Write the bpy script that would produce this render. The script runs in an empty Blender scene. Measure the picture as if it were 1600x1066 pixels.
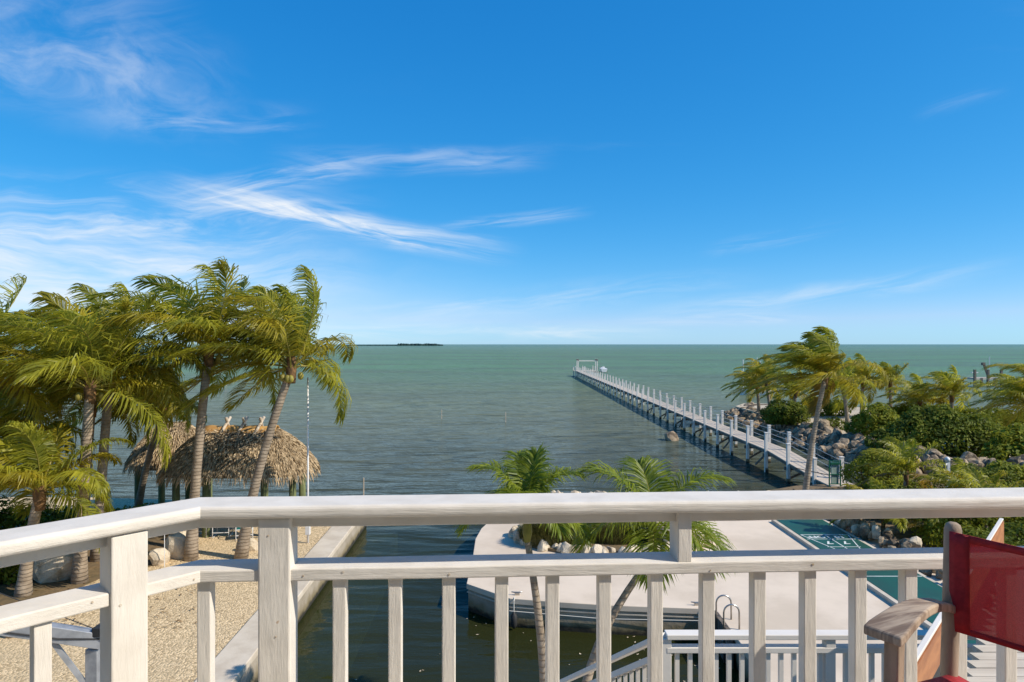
import bpy, bmesh, math, random
import numpy as np
from mathutils import Vector, Matrix, noise

# ------------------------------------------------------------------ camera, sky, sun, exposure
sc = bpy.context.scene
COL = sc.collection
CAMZ = 7.8
F = 1066.7            # focal length in photo pixels (24 mm on 36 mm)
cam_d = bpy.data.cameras.new('camera')
cam_d.lens = 24; cam_d.sensor_width = 36; cam_d.clip_start = 0.05; cam_d.clip_end = 90000
cam_d.shift_y = 5 / 1600
cam = bpy.data.objects.new('camera', cam_d); COL.objects.link(cam)
cam.location = (0, 0, CAMZ); cam.rotation_euler = (math.radians(90), 0, 0)
sc.camera = cam

SUN_EL = math.radians(40)
SUN_AZ = math.atan2(0.95, -0.31)           # clockwise from +Y
sun_dir = Vector((math.sin(SUN_AZ) * math.cos(SUN_EL), math.cos(SUN_AZ) * math.cos(SUN_EL), math.sin(SUN_EL)))
sl = bpy.data.lights.new('sun', 'SUN'); sl.energy = 4.2; sl.angle = math.radians(0.5); sl.color = (1, 0.92, 0.80)
so = bpy.data.objects.new('sun', sl); COL.objects.link(so)
so.location = (20, -10, 30)
so.rotation_euler = sun_dir.to_track_quat('Z', 'Y').to_euler()

sc.view_settings.view_transform = 'Standard'
sc.view_settings.look = 'None'
sc.view_settings.exposure = 0.4
sc.view_settings.gamma = 1
sc.render.engine = 'CYCLES'
sc.cycles.use_denoising = True
sc.cycles.max_bounces = 6
sc.cycles.transparent_max_bounces = 12


class S:
    """a shader socket with arithmetic"""
    def __init__(s, nt, k): s.nt, s.k = nt, k
    def _m(s, op, *a, clamp=False):
        n = s.nt.nodes.new('ShaderNodeMath'); n.operation = op; n.use_clamp = clamp
        for i, x in enumerate((s,) + a):
            if isinstance(x, S): s.nt.links.new(x.k, n.inputs[i])
            else: n.inputs[i].default_value = x
        return S(s.nt, n.outputs[0])
    def __add__(s, o): return s._m('ADD', o)
    __radd__ = __add__
    def __sub__(s, o): return s._m('SUBTRACT', o)
    def __mul__(s, o): return s._m('MULTIPLY', o)
    __rmul__ = __mul__
    def __truediv__(s, o): return s._m('DIVIDE', o)
    def clamp(s): return s._m('ADD', 0.0, clamp=True)
    def abs(s): return s._m('ABSOLUTE')
    def pw(s, e): return s._m('POWER', e)
    def mx(s, o): return s._m('MAXIMUM', o)
    def smooth(s, a, b, lo=0.0, hi=1.0):
        n = s.nt.nodes.new('ShaderNodeMapRange'); n.interpolation_type = 'SMOOTHSTEP'
        s.nt.links.new(s.k, n.inputs[0])
        for i, x in enumerate((a, b, lo, hi)): n.inputs[i + 1].default_value = x
        return S(s.nt, n.outputs[0])


def xyz(nt, sock):
    n = nt.nodes.new('ShaderNodeSeparateXYZ'); nt.links.new(sock, n.inputs[0])
    return [S(nt, o) for o in n.outputs]

def comb(nt, *a):
    n = nt.nodes.new('ShaderNodeCombineXYZ')
    for i, x in enumerate(a):
        if isinstance(x, S): nt.links.new(x.k, n.inputs[i])
        else: n.inputs[i].default_value = x
    return n.outputs[0]

def nz(nt, vec, scale, detail=4, rough=0.55, dist=0.0):
    n = nt.nodes.new('ShaderNodeTexNoise'); n.inputs['Scale'].default_value = scale
    n.inputs['Detail'].default_value = detail; n.inputs['Roughness'].default_value = rough
    n.inputs['Distortion'].default_value = dist
    if vec is not None: nt.links.new(vec, n.inputs['Vector'])
    return S(nt, n.outputs['Fac'])

def mixc(nt, fac, a, b):
    n = nt.nodes.new('ShaderNodeMix'); n.data_type = 'RGBA'
    for i, x in ((0, fac), (6, a), (7, b)):
        if isinstance(x, S): nt.links.new(x.k, n.inputs[i])
        elif isinstance(x, bpy.types.NodeSocket): nt.links.new(x, n.inputs[i])
        elif i == 0: n.inputs[0].default_value = x
        else: n.inputs[i].default_value = (*x, 1) if len(x) == 3 else x
    return n.outputs[2]

# --- world
w = bpy.data.worlds.new('World'); sc.world = w; w.use_nodes = True
nt = w.node_tree; nt.nodes.clear()
sky = nt.nodes.new('ShaderNodeTexSky'); sky.sky_type = 'NISHITA'; sky.sun_disc = False
sky.sun_elevation = SUN_EL; sky.sun_rotation = SUN_AZ
sky.air_density = 0.6; sky.dust_density = 0.3; sky.ozone_density = 6.0; sky.altitude = 0
hs = nt.nodes.new('ShaderNodeHueSaturation'); hs.inputs['Saturation'].default_value = 1.22
hs.inputs['Hue'].default_value = 0.497
nt.links.new(sky.outputs[0], hs.inputs['Color'])
sr, sg, sb = xyz(nt, hs.outputs[0])          # one tone curve per channel for the whole sky
sr = ((sr * 0.134).pw(1.08) * (1.45 / 0.132))._m('MINIMUM', 3.3); sg = (sg * 0.134).pw(0.66) * (0.98 / 0.132); sb = (sb * 0.134).pw(0.45) * (1.07 / 0.132)
sky_graded = comb(nt, sr, sg, sb)
tc = nt.nodes.new('ShaderNodeTexCoord')
dx, dy, dz = xyz(nt, tc.outputs['Generated'])
az = dx._m('ARCTAN2', dy); el = dz._m('ARCSINE')
# high thin cirrus: streaked noise on a flat layer, plus the long wisps that stand in the west
zc = dz.mx(0.0) + 0.07
flat = comb(nt, dx / zc * 0.6 + dy / zc * 0.15, dy / zc * 1.6, 0.0)
fil = nz(nt, flat, 1.3, 7, 0.6, 0.6)
wide = nz(nt, flat, 0.35, 3, 0.5)
veil = fil.smooth(0.56, 0.95) * wide.smooth(0.45, 0.75) * 0.22
cloud = veil * dz.smooth(0.02, 0.2)
warp = nz(nt, tc.outputs['Generated'], 4.0, 4, 0.6)
def wisp(a0, e0, ang, ln, wd, st, seed, fx=5.0, fy=38.0, curve=0.0, lo=0.36, hi=0.75):
    global cloud
    ca, sa = math.cos(math.radians(ang)), math.sin(math.radians(ang))
    u = (az - a0) * ca + (el - e0) * sa
    v = (el - e0) * ca - (az - a0) * sa + (warp - 0.5) * (wd * 0.9) + u * u * curve
    t = nz(nt, comb(nt, u * fx + seed, v * fy, seed * 1.7), 1.0, 6, 0.62, 0.9)
    m = u.abs().smooth(ln * 0.25, ln, 1, 0) * v.abs().smooth(0.0, wd, 1, 0)
    cloud = cloud + t.smooth(lo, hi) * m * st
def pa(px): return math.atan((px - 800) / F)
def pe(px, py): return math.atan((538 - py) / math.hypot(F, px - 800))
wisp(pa(545), pe(545, 350), -9, 0.27, 0.030, 1.0, 3.1, 5, 46)
wisp(pa(430), pe(430, 282), 15, 0.17, 0.026, 0.7, 7.7, 5, 46)
wisp(pa(650), pe(650, 250), 2, 0.22, 0.026, 0.45, 1.9, 5, 40, lo=0.3)
wisp(pa(-80), pe(0, 470), 0, 0.75, 0.15, 0.55, 12.4, 2.0, 12, lo=0.1, hi=0.85)
wisp(pa(120), pe(120, 110), -4, 0.22, 0.085, 0.34, 5.2, 7, 16)
wisp(pa(40), pe(40, 30), 12, 0.22, 0.06, 0.2, 9.4, 6, 20)
wisp(pa(150), pe(150, 345), 5, 0.40, 0.065, 0.72, 2.6, 4, 34, lo=0.34)
wisp(pa(60), pe(60, 430), 2, 0.45, 0.080, 0.75, 4.4, 3.5, 26, lo=0.30, hi=0.75)
wisp(pa(330), pe(330, 190), 8, 0.16, 0.03, 0.28, 8.3, 7, 36)
wisp(pa(800), pe(800, 345), 5, 0.13, 0.014, 0.40, 6.1, 6, 60)
wisp(pa(1210), pe(1210, 372), 9, 0.11, 0.016, 0.24, 3.9, 6, 50)
wisp(pa(1500), pe(1500, 158), 10, 0.06, 0.016, 0.08, 1.4, 7, 40)
wisp(pa(840), pe(840, 470), 5, 0.34, 0.03, 0.34, 5.9, 5, 40)
wisp(pa(1260), pe(1260, 462), 7, 0.26, 0.022, 0.38, 7.1, 5, 46)
wisp(pa(1110), pe(1110, 500), 1, 0.16, 0.012, 0.45, 2.2, 6, 70)
wisp(pa(740), pe(740, 520), 0, 0.34, 0.02, 0.50, 4.9, 5, 50)
cf = cloud.clamp()
skyc = mixc(nt, cf, sky_graded, (7.0, 7.25, 7.5))
bg = nt.nodes.new('ShaderNodeBackground'); bg.inputs['Strength'].default_value = 0.1
nt.links.new(skyc, bg.inputs['Color'])
wo = nt.nodes.new('ShaderNodeOutputWorld'); nt.links.new(bg.outputs[0], wo.inputs['Surface'])

# ------------------------------------------------------------------ helpers
R = random.Random(11)
Z = Vector((0, 0, 1))
def P(px, py, z=0.8):
    """where the sight line of a photo point meets the level z"""
    Y = (CAMZ - z) * F / (py - 538)
    return Vector(((px - 800) / F * Y, Y, z))
def Q(px, py, Y): return Vector(((px - 800) / F * Y, Y, CAMZ - (py - 538) / F * Y))

class MB:
    def __init__(s): s.v = []; s.f = []; s.m = []
    def add(s, vs, fs, mi=0):
        o = len(s.v); s.v += [tuple(x) for x in vs]
        s.f += [tuple(i + o for i in f) for f in fs]; s.m += [mi] * len(fs)
        return s
    def box(s, c, size, rz=0.0, mi=0, mat=None):
        hx, hy, hz = (x / 2 for x in size)
        M = mat or Matrix.Rotation(rz, 3, 'Z'); c = Vector(c)
        vs = [c + M @ Vector((sx * hx, sy * hy, sz * hz)) for sz in (-1, 1) for sx, sy in ((-1, -1), (1, -1), (1, 1), (-1, 1))]
        return s.add(vs, [(3, 2, 1, 0), (4, 5, 6, 7), (0, 1, 5, 4), (1, 2, 6, 5), (2, 3, 7, 6), (3, 0, 4, 7)], mi)
    def beam(s, a, b, wd, ht, up=Z, mi=0):
        a, b = Vector(a), Vector(b); d = (b - a); L = d.length; d.normalize()
        x = d.cross(up)
        if x.length < 1e-4: x = d.cross(Vector((0, 1, 0)))
        x.normalize(); y = x.cross(d)
        return s.box((a + b) / 2, (wd, L, ht), mi=mi, mat=Matrix((x, d, y)).transposed())
    def tube(s, path, rad, n=8, mi=0, cap=True):
        path = [Vector(p) for p in path]
        if not hasattr(rad, '__len__'): rad = [rad] * len(path)
        vs = []; ref = None
        for i, p in enumerate(path):
            t = (path[min(i + 1, len(path) - 1)] - path[max(i - 1, 0)]).normalized()
            if ref is None:
                ref = t.cross(Vector((0.13, 1, 0.2)))
                if ref.length < 1e-3: ref = t.cross(Vector((1, 0, 0)))
            ref = (ref - t * ref.dot(t)).normalized(); o = t.cross(ref)
            vs += [p + (ref * math.cos(2 * math.pi * k / n) + o * math.sin(2 * math.pi * k / n)) * rad[i] for k in range(n)]
        fs = []
        for i in range(len(path) - 1):
            for k in range(n):
                a = i * n + k; b = i * n + (k + 1) % n
                fs.append((a, b, b + n, a + n))
        if cap:
            fs.append(tuple(range(n))[::-1]); fs.append(tuple(range((len(path) - 1) * n, len(path) * n)))
        return s.add(vs, fs, mi)
    def prism(s, poly, z0, z1, mi=0):
        n = len(poly)
        a = sum(poly[i][0] * poly[(i + 1) % n][1] - poly[(i + 1) % n][0] * poly[i][1] for i in range(n))
        if a < 0: poly = poly[::-1]
        vs = [(p[0], p[1], z0) for p in poly] + [(p[0], p[1], z1) for p in poly]
        fs = [tuple(range(n))[::-1], tuple(range(n, 2 * n))] + [(i, (i + 1) % n, n + (i + 1) % n, n + i) for i in range(n)]
        return s.add(vs, fs, mi)
    def mesh(s, name, mats, smooth=False):
        me = bpy.data.meshes.new(name); me.from_pydata(s.v, [], s.f)
        for m in (mats if isinstance(mats, (list, tuple)) else [mats]): me.materials.append(m)
        if any(s.m): me.polygons.foreach_set('material_index', s.m)
        if smooth: me.polygons.foreach_set('use_smooth', [True] * len(me.polygons))
        me.update(); return me
    def build(s, name, mats, parent=None, smooth=False, bevel=0):
        return link(name, s.mesh(name, mats, smooth), parent, bevel)

def link(name, me, parent=None, bevel=0):
    o = bpy.data.objects.new(name, me); COL.objects.link(o)
    if parent is not None:
        o.parent = parent; o.matrix_parent_inverse = Matrix.Translation(parent.location).inverted()
    if bevel:
        b = o.modifiers.new('bevel', 'BEVEL'); b.width = bevel; b.segments = 2; b.limit_method = 'ANGLE'
    return o
def tag(o, label=None, cat=None, group=None, kind=None):
    if label: o['label'] = label
    if cat: o['category'] = cat
    if group: o['group'] = group
    if kind: o['kind'] = kind
    return o
def empty(name, loc, label, cat, group=None):
    o = bpy.data.objects.new(name, None); COL.objects.link(o); o.location = loc; o.empty_display_size = 0.2
    return tag(o, label, cat, group)
def copy_tree(o, parent=None):
    c = o.copy(); COL.objects.link(c); c.parent = parent
    for ch in list(o.children): copy_tree(ch, c)
    return c

# ------------------------------------------------------------------ materials
def new_mat(name):
    m = bpy.data.materials.new(name); m.use_nodes = True; nt = m.node_tree
    b = nt.nodes['Principled BSDF']; return m, nt, b
def bump(nt, b, h, strength=0.4, dist=0.01):
    n = nt.nodes.new('ShaderNodeBump'); n.inputs['Strength'].default_value = strength; n.inputs['Distance'].default_value = dist
    nt.links.new(h.k, n.inputs['Height']); nt.links.new(n.outputs[0], b.inputs['Normal'])
def pos(nt):
    g = nt.nodes.new('ShaderNodeNewGeometry'); return g.outputs['Position']
def scaled(nt, vec, s):
    n = nt.nodes.new('ShaderNodeVectorMath'); n.operation = 'MULTIPLY'; nt.links.new(vec, n.inputs[0]); n.inputs[1].default_value = s
    return n.outputs[0]
def mat(name, c1, c2=None, scale=3.0, rough=0.7, bs=0.0, bscale=None, stretch=(1, 1, 1), metal=0.0, bd=0.01, spec=0.3, detail=5, lo=0.35, hi=0.65):
    m, nt, b = new_mat(name)
    b.inputs['Roughness'].default_value = rough; b.inputs['Metallic'].default_value = metal
    b.inputs['Specular IOR Level'].default_value = spec
    v = scaled(nt, pos(nt), stretch)
    if c2: nt.links.new(mixc(nt, nz(nt, v, scale, detail, 0.6).smooth(lo, hi), c1, c2), b.inputs['Base Color'])
    else: b.inputs['Base Color'].default_value = (*c1, 1)
    if bs: bump(nt, b, nz(nt, v, bscale or scale * 3, 6, 0.65), bs, bd)
    return m

def white_paint(name, stretch, weather=1.0):
    m, nt, b = new_mat(name); p = pos(nt)
    v = scaled(nt, p, stretch)
    base = mixc(nt, nz(nt, p, 9, 4).smooth(0.35, 0.7), (0.70, 0.65, 0.575), (0.63, 0.58, 0.505))
    grime = nz(nt, v, 3.0, 6, 0.7).smooth(0.62, 0.88) * (0.24 * weather)
    c = mixc(nt, grime, base, (0.50, 0.45, 0.38))
    spots = nz(nt, p, 23, 2).smooth(0.77, 0.81) * 0.6 * weather
    c = mixc(nt, spots, c, (0.42, 0.24, 0.10))
    nt.links.new(c, b.inputs['Base Color']); b.inputs['Roughness'].default_value = 0.65; b.inputs['Specular IOR Level'].default_value = 0.2
    h = nz(nt, v, 12, 7, 0.7) * 1.0 + nz(nt, v, 3.2, 4, 0.6, 0.8) * 1.3 + nz(nt, p, 14, 3) * 0.5
    bump(nt, b, h, 0.4, 0.005)
    return m
W_H = white_paint('white paint, grain along the rail', (1.0, 5, 9))
W_V = white_paint('white paint, upright grain', (7, 7, 0.9))
W_CLEAN = mat('clean white paint', (0.76, 0.70, 0.615), (0.70, 0.64, 0.555), 2, 0.45, 0.08, 30)

m, nt, b = new_mat('sea water'); WATER = m
g = nt.nodes.new('ShaderNodeNewGeometry'); p = g.outputs['Position']
px_, py_, pz_ = xyz(nt, p)
cd = nt.nodes.new('ShaderNodeCameraData')
patch = nz(nt, scaled(nt, p, (0.35, 1, 1)), 0.035, 5, 0.6)
streak = nz(nt, scaled(nt, p, (0.12, 1, 1)), 0.011, 4, 0.6)
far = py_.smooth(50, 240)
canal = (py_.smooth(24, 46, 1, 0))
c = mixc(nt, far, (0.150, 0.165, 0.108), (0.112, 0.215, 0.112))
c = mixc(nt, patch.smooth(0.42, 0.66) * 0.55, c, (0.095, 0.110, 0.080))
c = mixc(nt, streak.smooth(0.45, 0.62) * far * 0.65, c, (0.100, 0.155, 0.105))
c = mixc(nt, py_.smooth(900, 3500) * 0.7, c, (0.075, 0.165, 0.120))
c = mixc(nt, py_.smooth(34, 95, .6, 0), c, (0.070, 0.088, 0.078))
c = mixc(nt, canal, c, (0.030, 0.034, 0.010))  # murky canal green, with the house shadow put into the colour
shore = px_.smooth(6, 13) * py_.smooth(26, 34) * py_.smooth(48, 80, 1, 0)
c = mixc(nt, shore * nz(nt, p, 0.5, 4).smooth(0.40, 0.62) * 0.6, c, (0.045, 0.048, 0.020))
wv = scaled(nt, p, (0.36, 1.1, 1))
h = nz(nt, wv, 1.3, 3, 0.6, 0.4) * 0.9 + nz(nt, wv, 3.8, 3, 0.6, 0.3) * 0.30 + nz(nt, wv, 0.52, 2, 0.6, 0.5) * 2.6 + nz(nt, scaled(nt, p, (0.22, 1, 1)), 0.20, 3, 0.6, 0.6) * 5.5
calm = py_.smooth(24, 46, 0.12, 1.0) * py_.smooth(150, 1500, 1.0, 0.55)
bn = nt.nodes.new('ShaderNodeBump'); bn.inputs['Distance'].default_value = 0.42
nt.links.new((calm * 0.9).k, bn.inputs['Strength']); nt.links.new(h.k, bn.inputs['Height'])
df = nt.nodes.new('ShaderNodeBsdfDiffuse'); nt.links.new(c, df.inputs['Color'])
nt.links.new(bn.outputs[0], df.inputs['Normal'])
tr = nt.nodes.new('ShaderNodeBsdfTransparent'); tr.inputs['Color'].default_value = (0.45, 0.62, 0.50, 1)
mx1 = nt.nodes.new('ShaderNodeMixShader')
nt.links.new((py_.smooth(28, 60, 0.30, 0.0)).k, mx1.inputs[0])
nt.links.new(df.outputs[0], mx1.inputs[1]); nt.links.new(tr.outputs[0], mx1.inputs[2])
gl = nt.nodes.new('ShaderNodeBsdfGlossy'); gl.inputs['Roughness'].default_value = 0.06
nt.links.new(bn.outputs[0], gl.inputs['Normal'])
fr = nt.nodes.new('ShaderNodeFresnel'); fr.inputs['IOR'].default_value = 1.33; nt.links.new(bn.outputs[0], fr.inputs['Normal'])
ff = (S(nt, fr.outputs[0]) * 0.55)._m('MINIMUM', 0.5)
mx2 = nt.nodes.new('ShaderNodeMixShader'); nt.links.new(ff.k, mx2.inputs[0])
nt.links.new(mx1.outputs[0], mx2.inputs[1]); nt.links.new(gl.outputs[0], mx2.inputs[2])
nt.links.new(mx2.outputs[0], nt.nodes['Material Output'].inputs['Surface']); nt.nodes.remove(b)

def gravel(name, c1, c2, c3, sc_):
    m, nt, b = new_mat(name); p = pos(nt)
    vo = nt.nodes.new('ShaderNodeTexVoronoi'); vo.inputs['Scale'].default_value = sc_; nt.links.new(p, vo.inputs['Vector'])
    r = xyz(nt, vo.outputs['Color'])[0]
    c = mixc(nt, r, c1, c2); c = mixc(nt, nz(nt, p, 0.7, 5).smooth(0.42, 0.7) * 0.45, c, c3)
    nt.links.new(c, b.inputs['Base Color']); b.inputs['Roughness'].default_value = 0.9
    bump(nt, b, S(nt, vo.outputs['Distance']) * -1.0 + nz(nt, p, 4, 4) * 0.6, 0.8, 0.03)
    return m
GRAVEL = gravel('pea gravel', (0.78, 0.59, 0.35), (0.38, 0.27, 0.14), (0.52, 0.40, 0.24), 22)
SAND = gravel('coral sand', (0.56, 0.47, 0.33), (0.42, 0.34, 0.24), (0.30, 0.25, 0.17), 9)
SOIL = gravel('leafy soil', (0.13, 0.09, 0.045), (0.20, 0.13, 0.06), (0.06, 0.055, 0.02), 6)
CONC = mat('pale patio concrete', (0.69, 0.57, 0.44), (0.57, 0.465, 0.35), 0.45, 0.85, 0.15, 40, bd=0.006)
CAP = mat('seawall cap concrete', (0.60, 0.52, 0.41), (0.50, 0.42, 0.32), 1.4, 0.85, 0.35, 18, bd=0.01)
m, nt, b = new_mat('stained seawall concrete'); WALL = m
p = pos(nt); x_, y_, z_ = xyz(nt, p)
c = mixc(nt, nz(nt, p, 1.6, 6).smooth(0.35, 0.7), (0.40, 0.34, 0.26), (0.30, 0.25, 0.18))
c = mixc(nt, (z_ + nz(nt, p, 2.2, 5) * 0.5).smooth(0.38, 0.72, 1, 0) * 0.8, c, (0.17, 0.13, 0.05))
c = mixc(nt, (z_ + nz(nt, p, 3.5, 5) * 0.3).smooth(0.20, 0.36, 1, 0), c, (0.022, 0.02, 0.012))
nt.links.new(c, b.inputs['Base Color']); b.inputs['Roughness'].default_value = 0.9
bump(nt, b, nz(nt, p, 9, 6), 0.5, 0.03)
SEABED = mat('seabed sand and weed', (0.20, 0.17, 0.08), (0.07, 0.07, 0.03), 0.8, 0.9)
ROCK = mat('coral rock', (0.40, 0.305, 0.20), (0.13, 0.098, 0.066), 2.2, 0.95, 1.0, 6.0, bd=0.10, lo=0.38, hi=0.62)
ROCKP = mat('pale coral rock', (0.62, 0.52, 0.38), (0.28, 0.21, 0.13), 2.0, 0.95, 1.0, 7.0, bd=0.06, lo=0.45, hi=0.72)
TEAK = mat('weathered teak', (0.38, 0.29, 0.21), (0.20, 0.155, 0.115), 6, 0.75, 0.4, 30, (3, 3, 0.7), bd=0.003)
m, nt, b = new_mat('teak armrest'); TEAK_ARM = m
tcn = nt.nodes.new('ShaderNodeTexCoord'); v = scaled(nt, tcn.outputs['Object'], (2, 14, 2))
c = mixc(nt, nz(nt, v, 4, 5, 0.6, 0.5).smooth(0.35, 0.68), (0.46, 0.36, 0.265), (0.20, 0.14, 0.10))
nt.links.new(c, b.inputs['Base Color']); b.inputs['Roughness'].default_value = 0.7; bump(nt, b, nz(nt, v, 10, 5), 0.3, 0.003)
PIERDECK = None
m, nt, b = new_mat('pier planks'); PIERDECK = m
p = pos(nt); x_, y_, z_ = xyz(nt, p)
pl = (y_ / 0.145)._m('FRACT'); gap = pl.smooth(0.0, 0.10) * pl.smooth(0.90, 1.0, 1, 0)
idn = nz(nt, comb(nt, 0.0, (y_ / 0.145)._m('FLOOR') * 7.3, 0.0), 1.0, 0)
c = mixc(nt, idn.smooth(0.3, 0.7), (0.58, 0.485, 0.38), (0.46, 0.38, 0.29))
c = mixc(nt, (gap * -1.0 + 1.0) * 0.8, c, (0.10, 0.085, 0.07))
nt.links.new(c, b.inputs['Base Color']); b.inputs['Roughness'].default_value = 0.85
PIERWOOD = mat('pier timber', (0.20, 0.165, 0.13), (0.11, 0.09, 0.07), 2, 0.9, 0.3, 14)
GREYBOARD = mat('painted grey boards', (0.58, 0.53, 0.45), (0.48, 0.43, 0.36), 3, 0.7, 0.25, 25, (0.6, 5, 5), bd=0.004)
RUSTWOOD = mat('orange brown stained board', (0.43, 0.185, 0.075), (0.30, 0.12, 0.05), 3, 0.55, 0.2, 20, (1, 1, 4), bd=0.003)
GALV = mat('galvanized steel', (0.46, 0.47, 0.48), (0.33, 0.34, 0.35), 5, 0.5, 0.1, 30, metal=0.5)
STEEL = mat('stainless tube', (0.45, 0.42, 0.38), None, rough=0.3, metal=0.9)
DARKMETAL_SHADE = mat('dark metal and shade', (0.03, 0.03, 0.03), None, rough=0.6)
GREENPAINT = mat('green paint', (0.015, 0.13, 0.075), (0.012, 0.10, 0.06), 3, 0.5)
m, nt, b = new_mat('green court paint'); COURT = m
p = pos(nt)
c = mixc(nt, nz(nt, p, 1.2, 5).smooth(0.35, 0.7), (0.010, 0.088, 0.062), (0.016, 0.068, 0.050))
c = mixc(nt, nz(nt, scaled(nt, p, (1, .3, 1)), 3.5, 6, .7).smooth(.56, .8) * .35, c, (0.09, 0.15, 0.115))
nt.links.new(c, b.inputs['Base Color']); b.inputs['Roughness'].default_value = 0.5
LINE = mat('court line paint', (0.72, 0.74, 0.70), (0.52, 0.56, 0.52), 6, 0.6)
TREATED = mat('green treated timber', (0.17, 0.19, 0.075), (0.10, 0.115, 0.05), 4, 0.85, 0.3, 16, (4, 4, 0.6))
RIDGE = mat('orange tan ridge cover', (0.50, 0.29, 0.09), (0.38, 0.20, 0.06), 2.5, 0.8, 0.3, 10)
POLEWOOD = mat('pale peeled pole', (0.56, 0.47, 0.36), (0.34, 0.27, 0.19), 8, 0.8, 0.2, 30)
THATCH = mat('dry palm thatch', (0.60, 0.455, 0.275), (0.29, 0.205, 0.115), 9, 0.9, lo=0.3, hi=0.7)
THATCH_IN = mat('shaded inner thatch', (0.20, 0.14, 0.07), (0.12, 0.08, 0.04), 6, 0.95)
CUSHION = mat('teal sling', (0.01, 0.12, 0.11), None, rough=0.7)
ROPE = mat('white rope', (0.6, 0.57, 0.5), None, rough=0.8)
PLASTIC = mat('white plastic', (0.75, 0.73, 0.70), (0.66, 0.64, 0.61), 5, 0.4)

m, nt, b = new_mat('red sling mesh'); SLING = m
tcn = nt.nodes.new('ShaderNodeTexCoord')
c = mixc(nt, nz(nt, tcn.outputs['Object'], 420, 1).smooth(0.35, 0.65), (0.52, 0.042, 0.048), (0.36, 0.026, 0.032))
nt.links.new(c, b.inputs['Base Color']); b.inputs['Roughness'].default_value = 0.65
t2 = nt.nodes.new('ShaderNodeBsdfTransparent'); ms = nt.nodes.new('ShaderNodeMixShader')
tl = nt.nodes.new('ShaderNodeBsdfTranslucent'); nt.links.new(c, tl.inputs['Color']); mt_ = nt.nodes.new('ShaderNodeMixShader'); mt_.inputs[0].default_value = 0.35
nt.links.new(b.outputs[0], mt_.inputs[1]); nt.links.new(tl.outputs[0], mt_.inputs[2])
ms.inputs[0].default_value = 0.2; nt.links.new(mt_.outputs[0], ms.inputs[1]); nt.links.new(t2.outputs[0], ms.inputs[2])
nt.links.new(ms.outputs[0], nt.nodes['Material Output'].inputs['Surface'])
SLINGHEM = mat('red hem', (0.38, 0.026, 0.032), (0.28, 0.019, 0.024), 60, 0.7)

def leaf(name, c1, c2, scale=2.5, trans=0.35, tcol=None, rough=0.45, spec=0.35):
    m, nt, b = new_mat(name); p = pos(nt)
    c = mixc(nt, nz(nt, p, scale, 4, 0.65).smooth(0.34, 0.66), c1, c2)
    nt.links.new(c, b.inputs['Base Color']); b.inputs['Roughness'].default_value = rough
    b.inputs['Specular IOR Level'].default_value = spec
    t = nt.nodes.new('ShaderNodeBsdfTranslucent')
    nt.links.new(mixc(nt, 0.5, c, tcol or tuple(min(1, x * 1.7) for x in c1)), t.inputs['Color'])
    ms = nt.nodes.new('ShaderNodeMixShader'); ms.inputs[0].default_value = trans
    nt.links.new(b.outputs[0], ms.inputs[1]); nt.links.new(t.outputs[0], ms.inputs[2])
    nt.links.new(ms.outputs[0], nt.nodes['Material Output'].inputs['Surface'])
    return m
PALM_G = leaf('coconut leaf green', (0.38, 0.36, 0.030), (0.13, 0.150, 0.018), 1.1, 0.5)
PALM_Y = leaf('coconut leaf olive yellow', (0.42, 0.345, 0.026), (0.19, 0.175, 0.016), 1.6, 0.48)
PALM_O = leaf('coconut leaf drying', (0.30, 0.195, 0.03), (0.15, 0.12, 0.02), 1.6, 0.4)
XPALM = leaf('small palm leaf', (0.26, 0.30, 0.026), (0.095, 0.145, 0.015), 3, 0.48)
RACHIS = mat('leaf stalk', (0.32, 0.27, 0.05), (0.20, 0.17, 0.035), 3, 0.5)
FIBRE = mat('palm crown fibre', (0.22, 0.12, 0.05), (0.10, 0.06, 0.03), 7, 0.95, 0.8, 20, bd=0.03)
SHAFT = mat('green crownshaft', (0.20, 0.19, 0.035), (0.13, 0.13, 0.02), 3, 0.5)
m, nt, b = new_mat('ringed palm bark'); BARK = m
p = pos(nt); x_, y_, z_ = xyz(nt, p)
ring = ((z_ + nz(nt, p, 3, 3) * 0.10) * 9.0)._m('FRACT')
c = mixc(nt, nz(nt, p, 4, 5).smooth(0.3, 0.7), (0.36, 0.285, 0.205), (0.23, 0.175, 0.12))
c = mixc(nt, ring.smooth(0.0, 0.22, 1, 0) * 0.6, c, (0.11, 0.08, 0.055))
nt.links.new(c, b.inputs['Base Color']); b.inputs['Roughness'].default_value = 0.9
bump(nt, b, ring.smooth(0, 0.3) + nz(nt, p, 14, 5) * 0.7, 0.7, 0.02)
BUSH_D = leaf('dark glossy bush leaf', (0.18, 0.205, 0.022), (0.058, 0.085, 0.012), 1.2, 0.3, None, .6, .15)
BUSH_L = leaf('bright bush leaf', (0.27, 0.275, 0.025), (0.105, 0.140, 0.015), 1.3, 0.35, None, .6, .15)
GRASSM = leaf('olive grass blade', (0.150, 0.135, 0.035), (0.085, 0.085, 0.022), 2, 0.3)
STEM = mat('brown stem', (0.14, 0.10, 0.06), (0.09, 0.06, 0.04), 4, 0.9)
ISLE = leaf('far mangrove', (0.030, 0.060, 0.045), (0.020, 0.045, 0.038), 0.02, 0.1)

# ------------------------------------------------------------------ setting: water, land
def plane(name, x0, x1, y0, y1, z, mt):
    return MB().add([(x0, y0, z), (x1, y0, z), (x1, y1, z), (x0, y1, z)], [(0, 1, 2, 3)]).build(name, mt)
tag(plane('water', -40000, 40000, -60, 60000, 0, WATER), kind='structure')
tag(plane('seabed', -200, 200, -60, 120, -1.7, SEABED), kind='structure')

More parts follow.
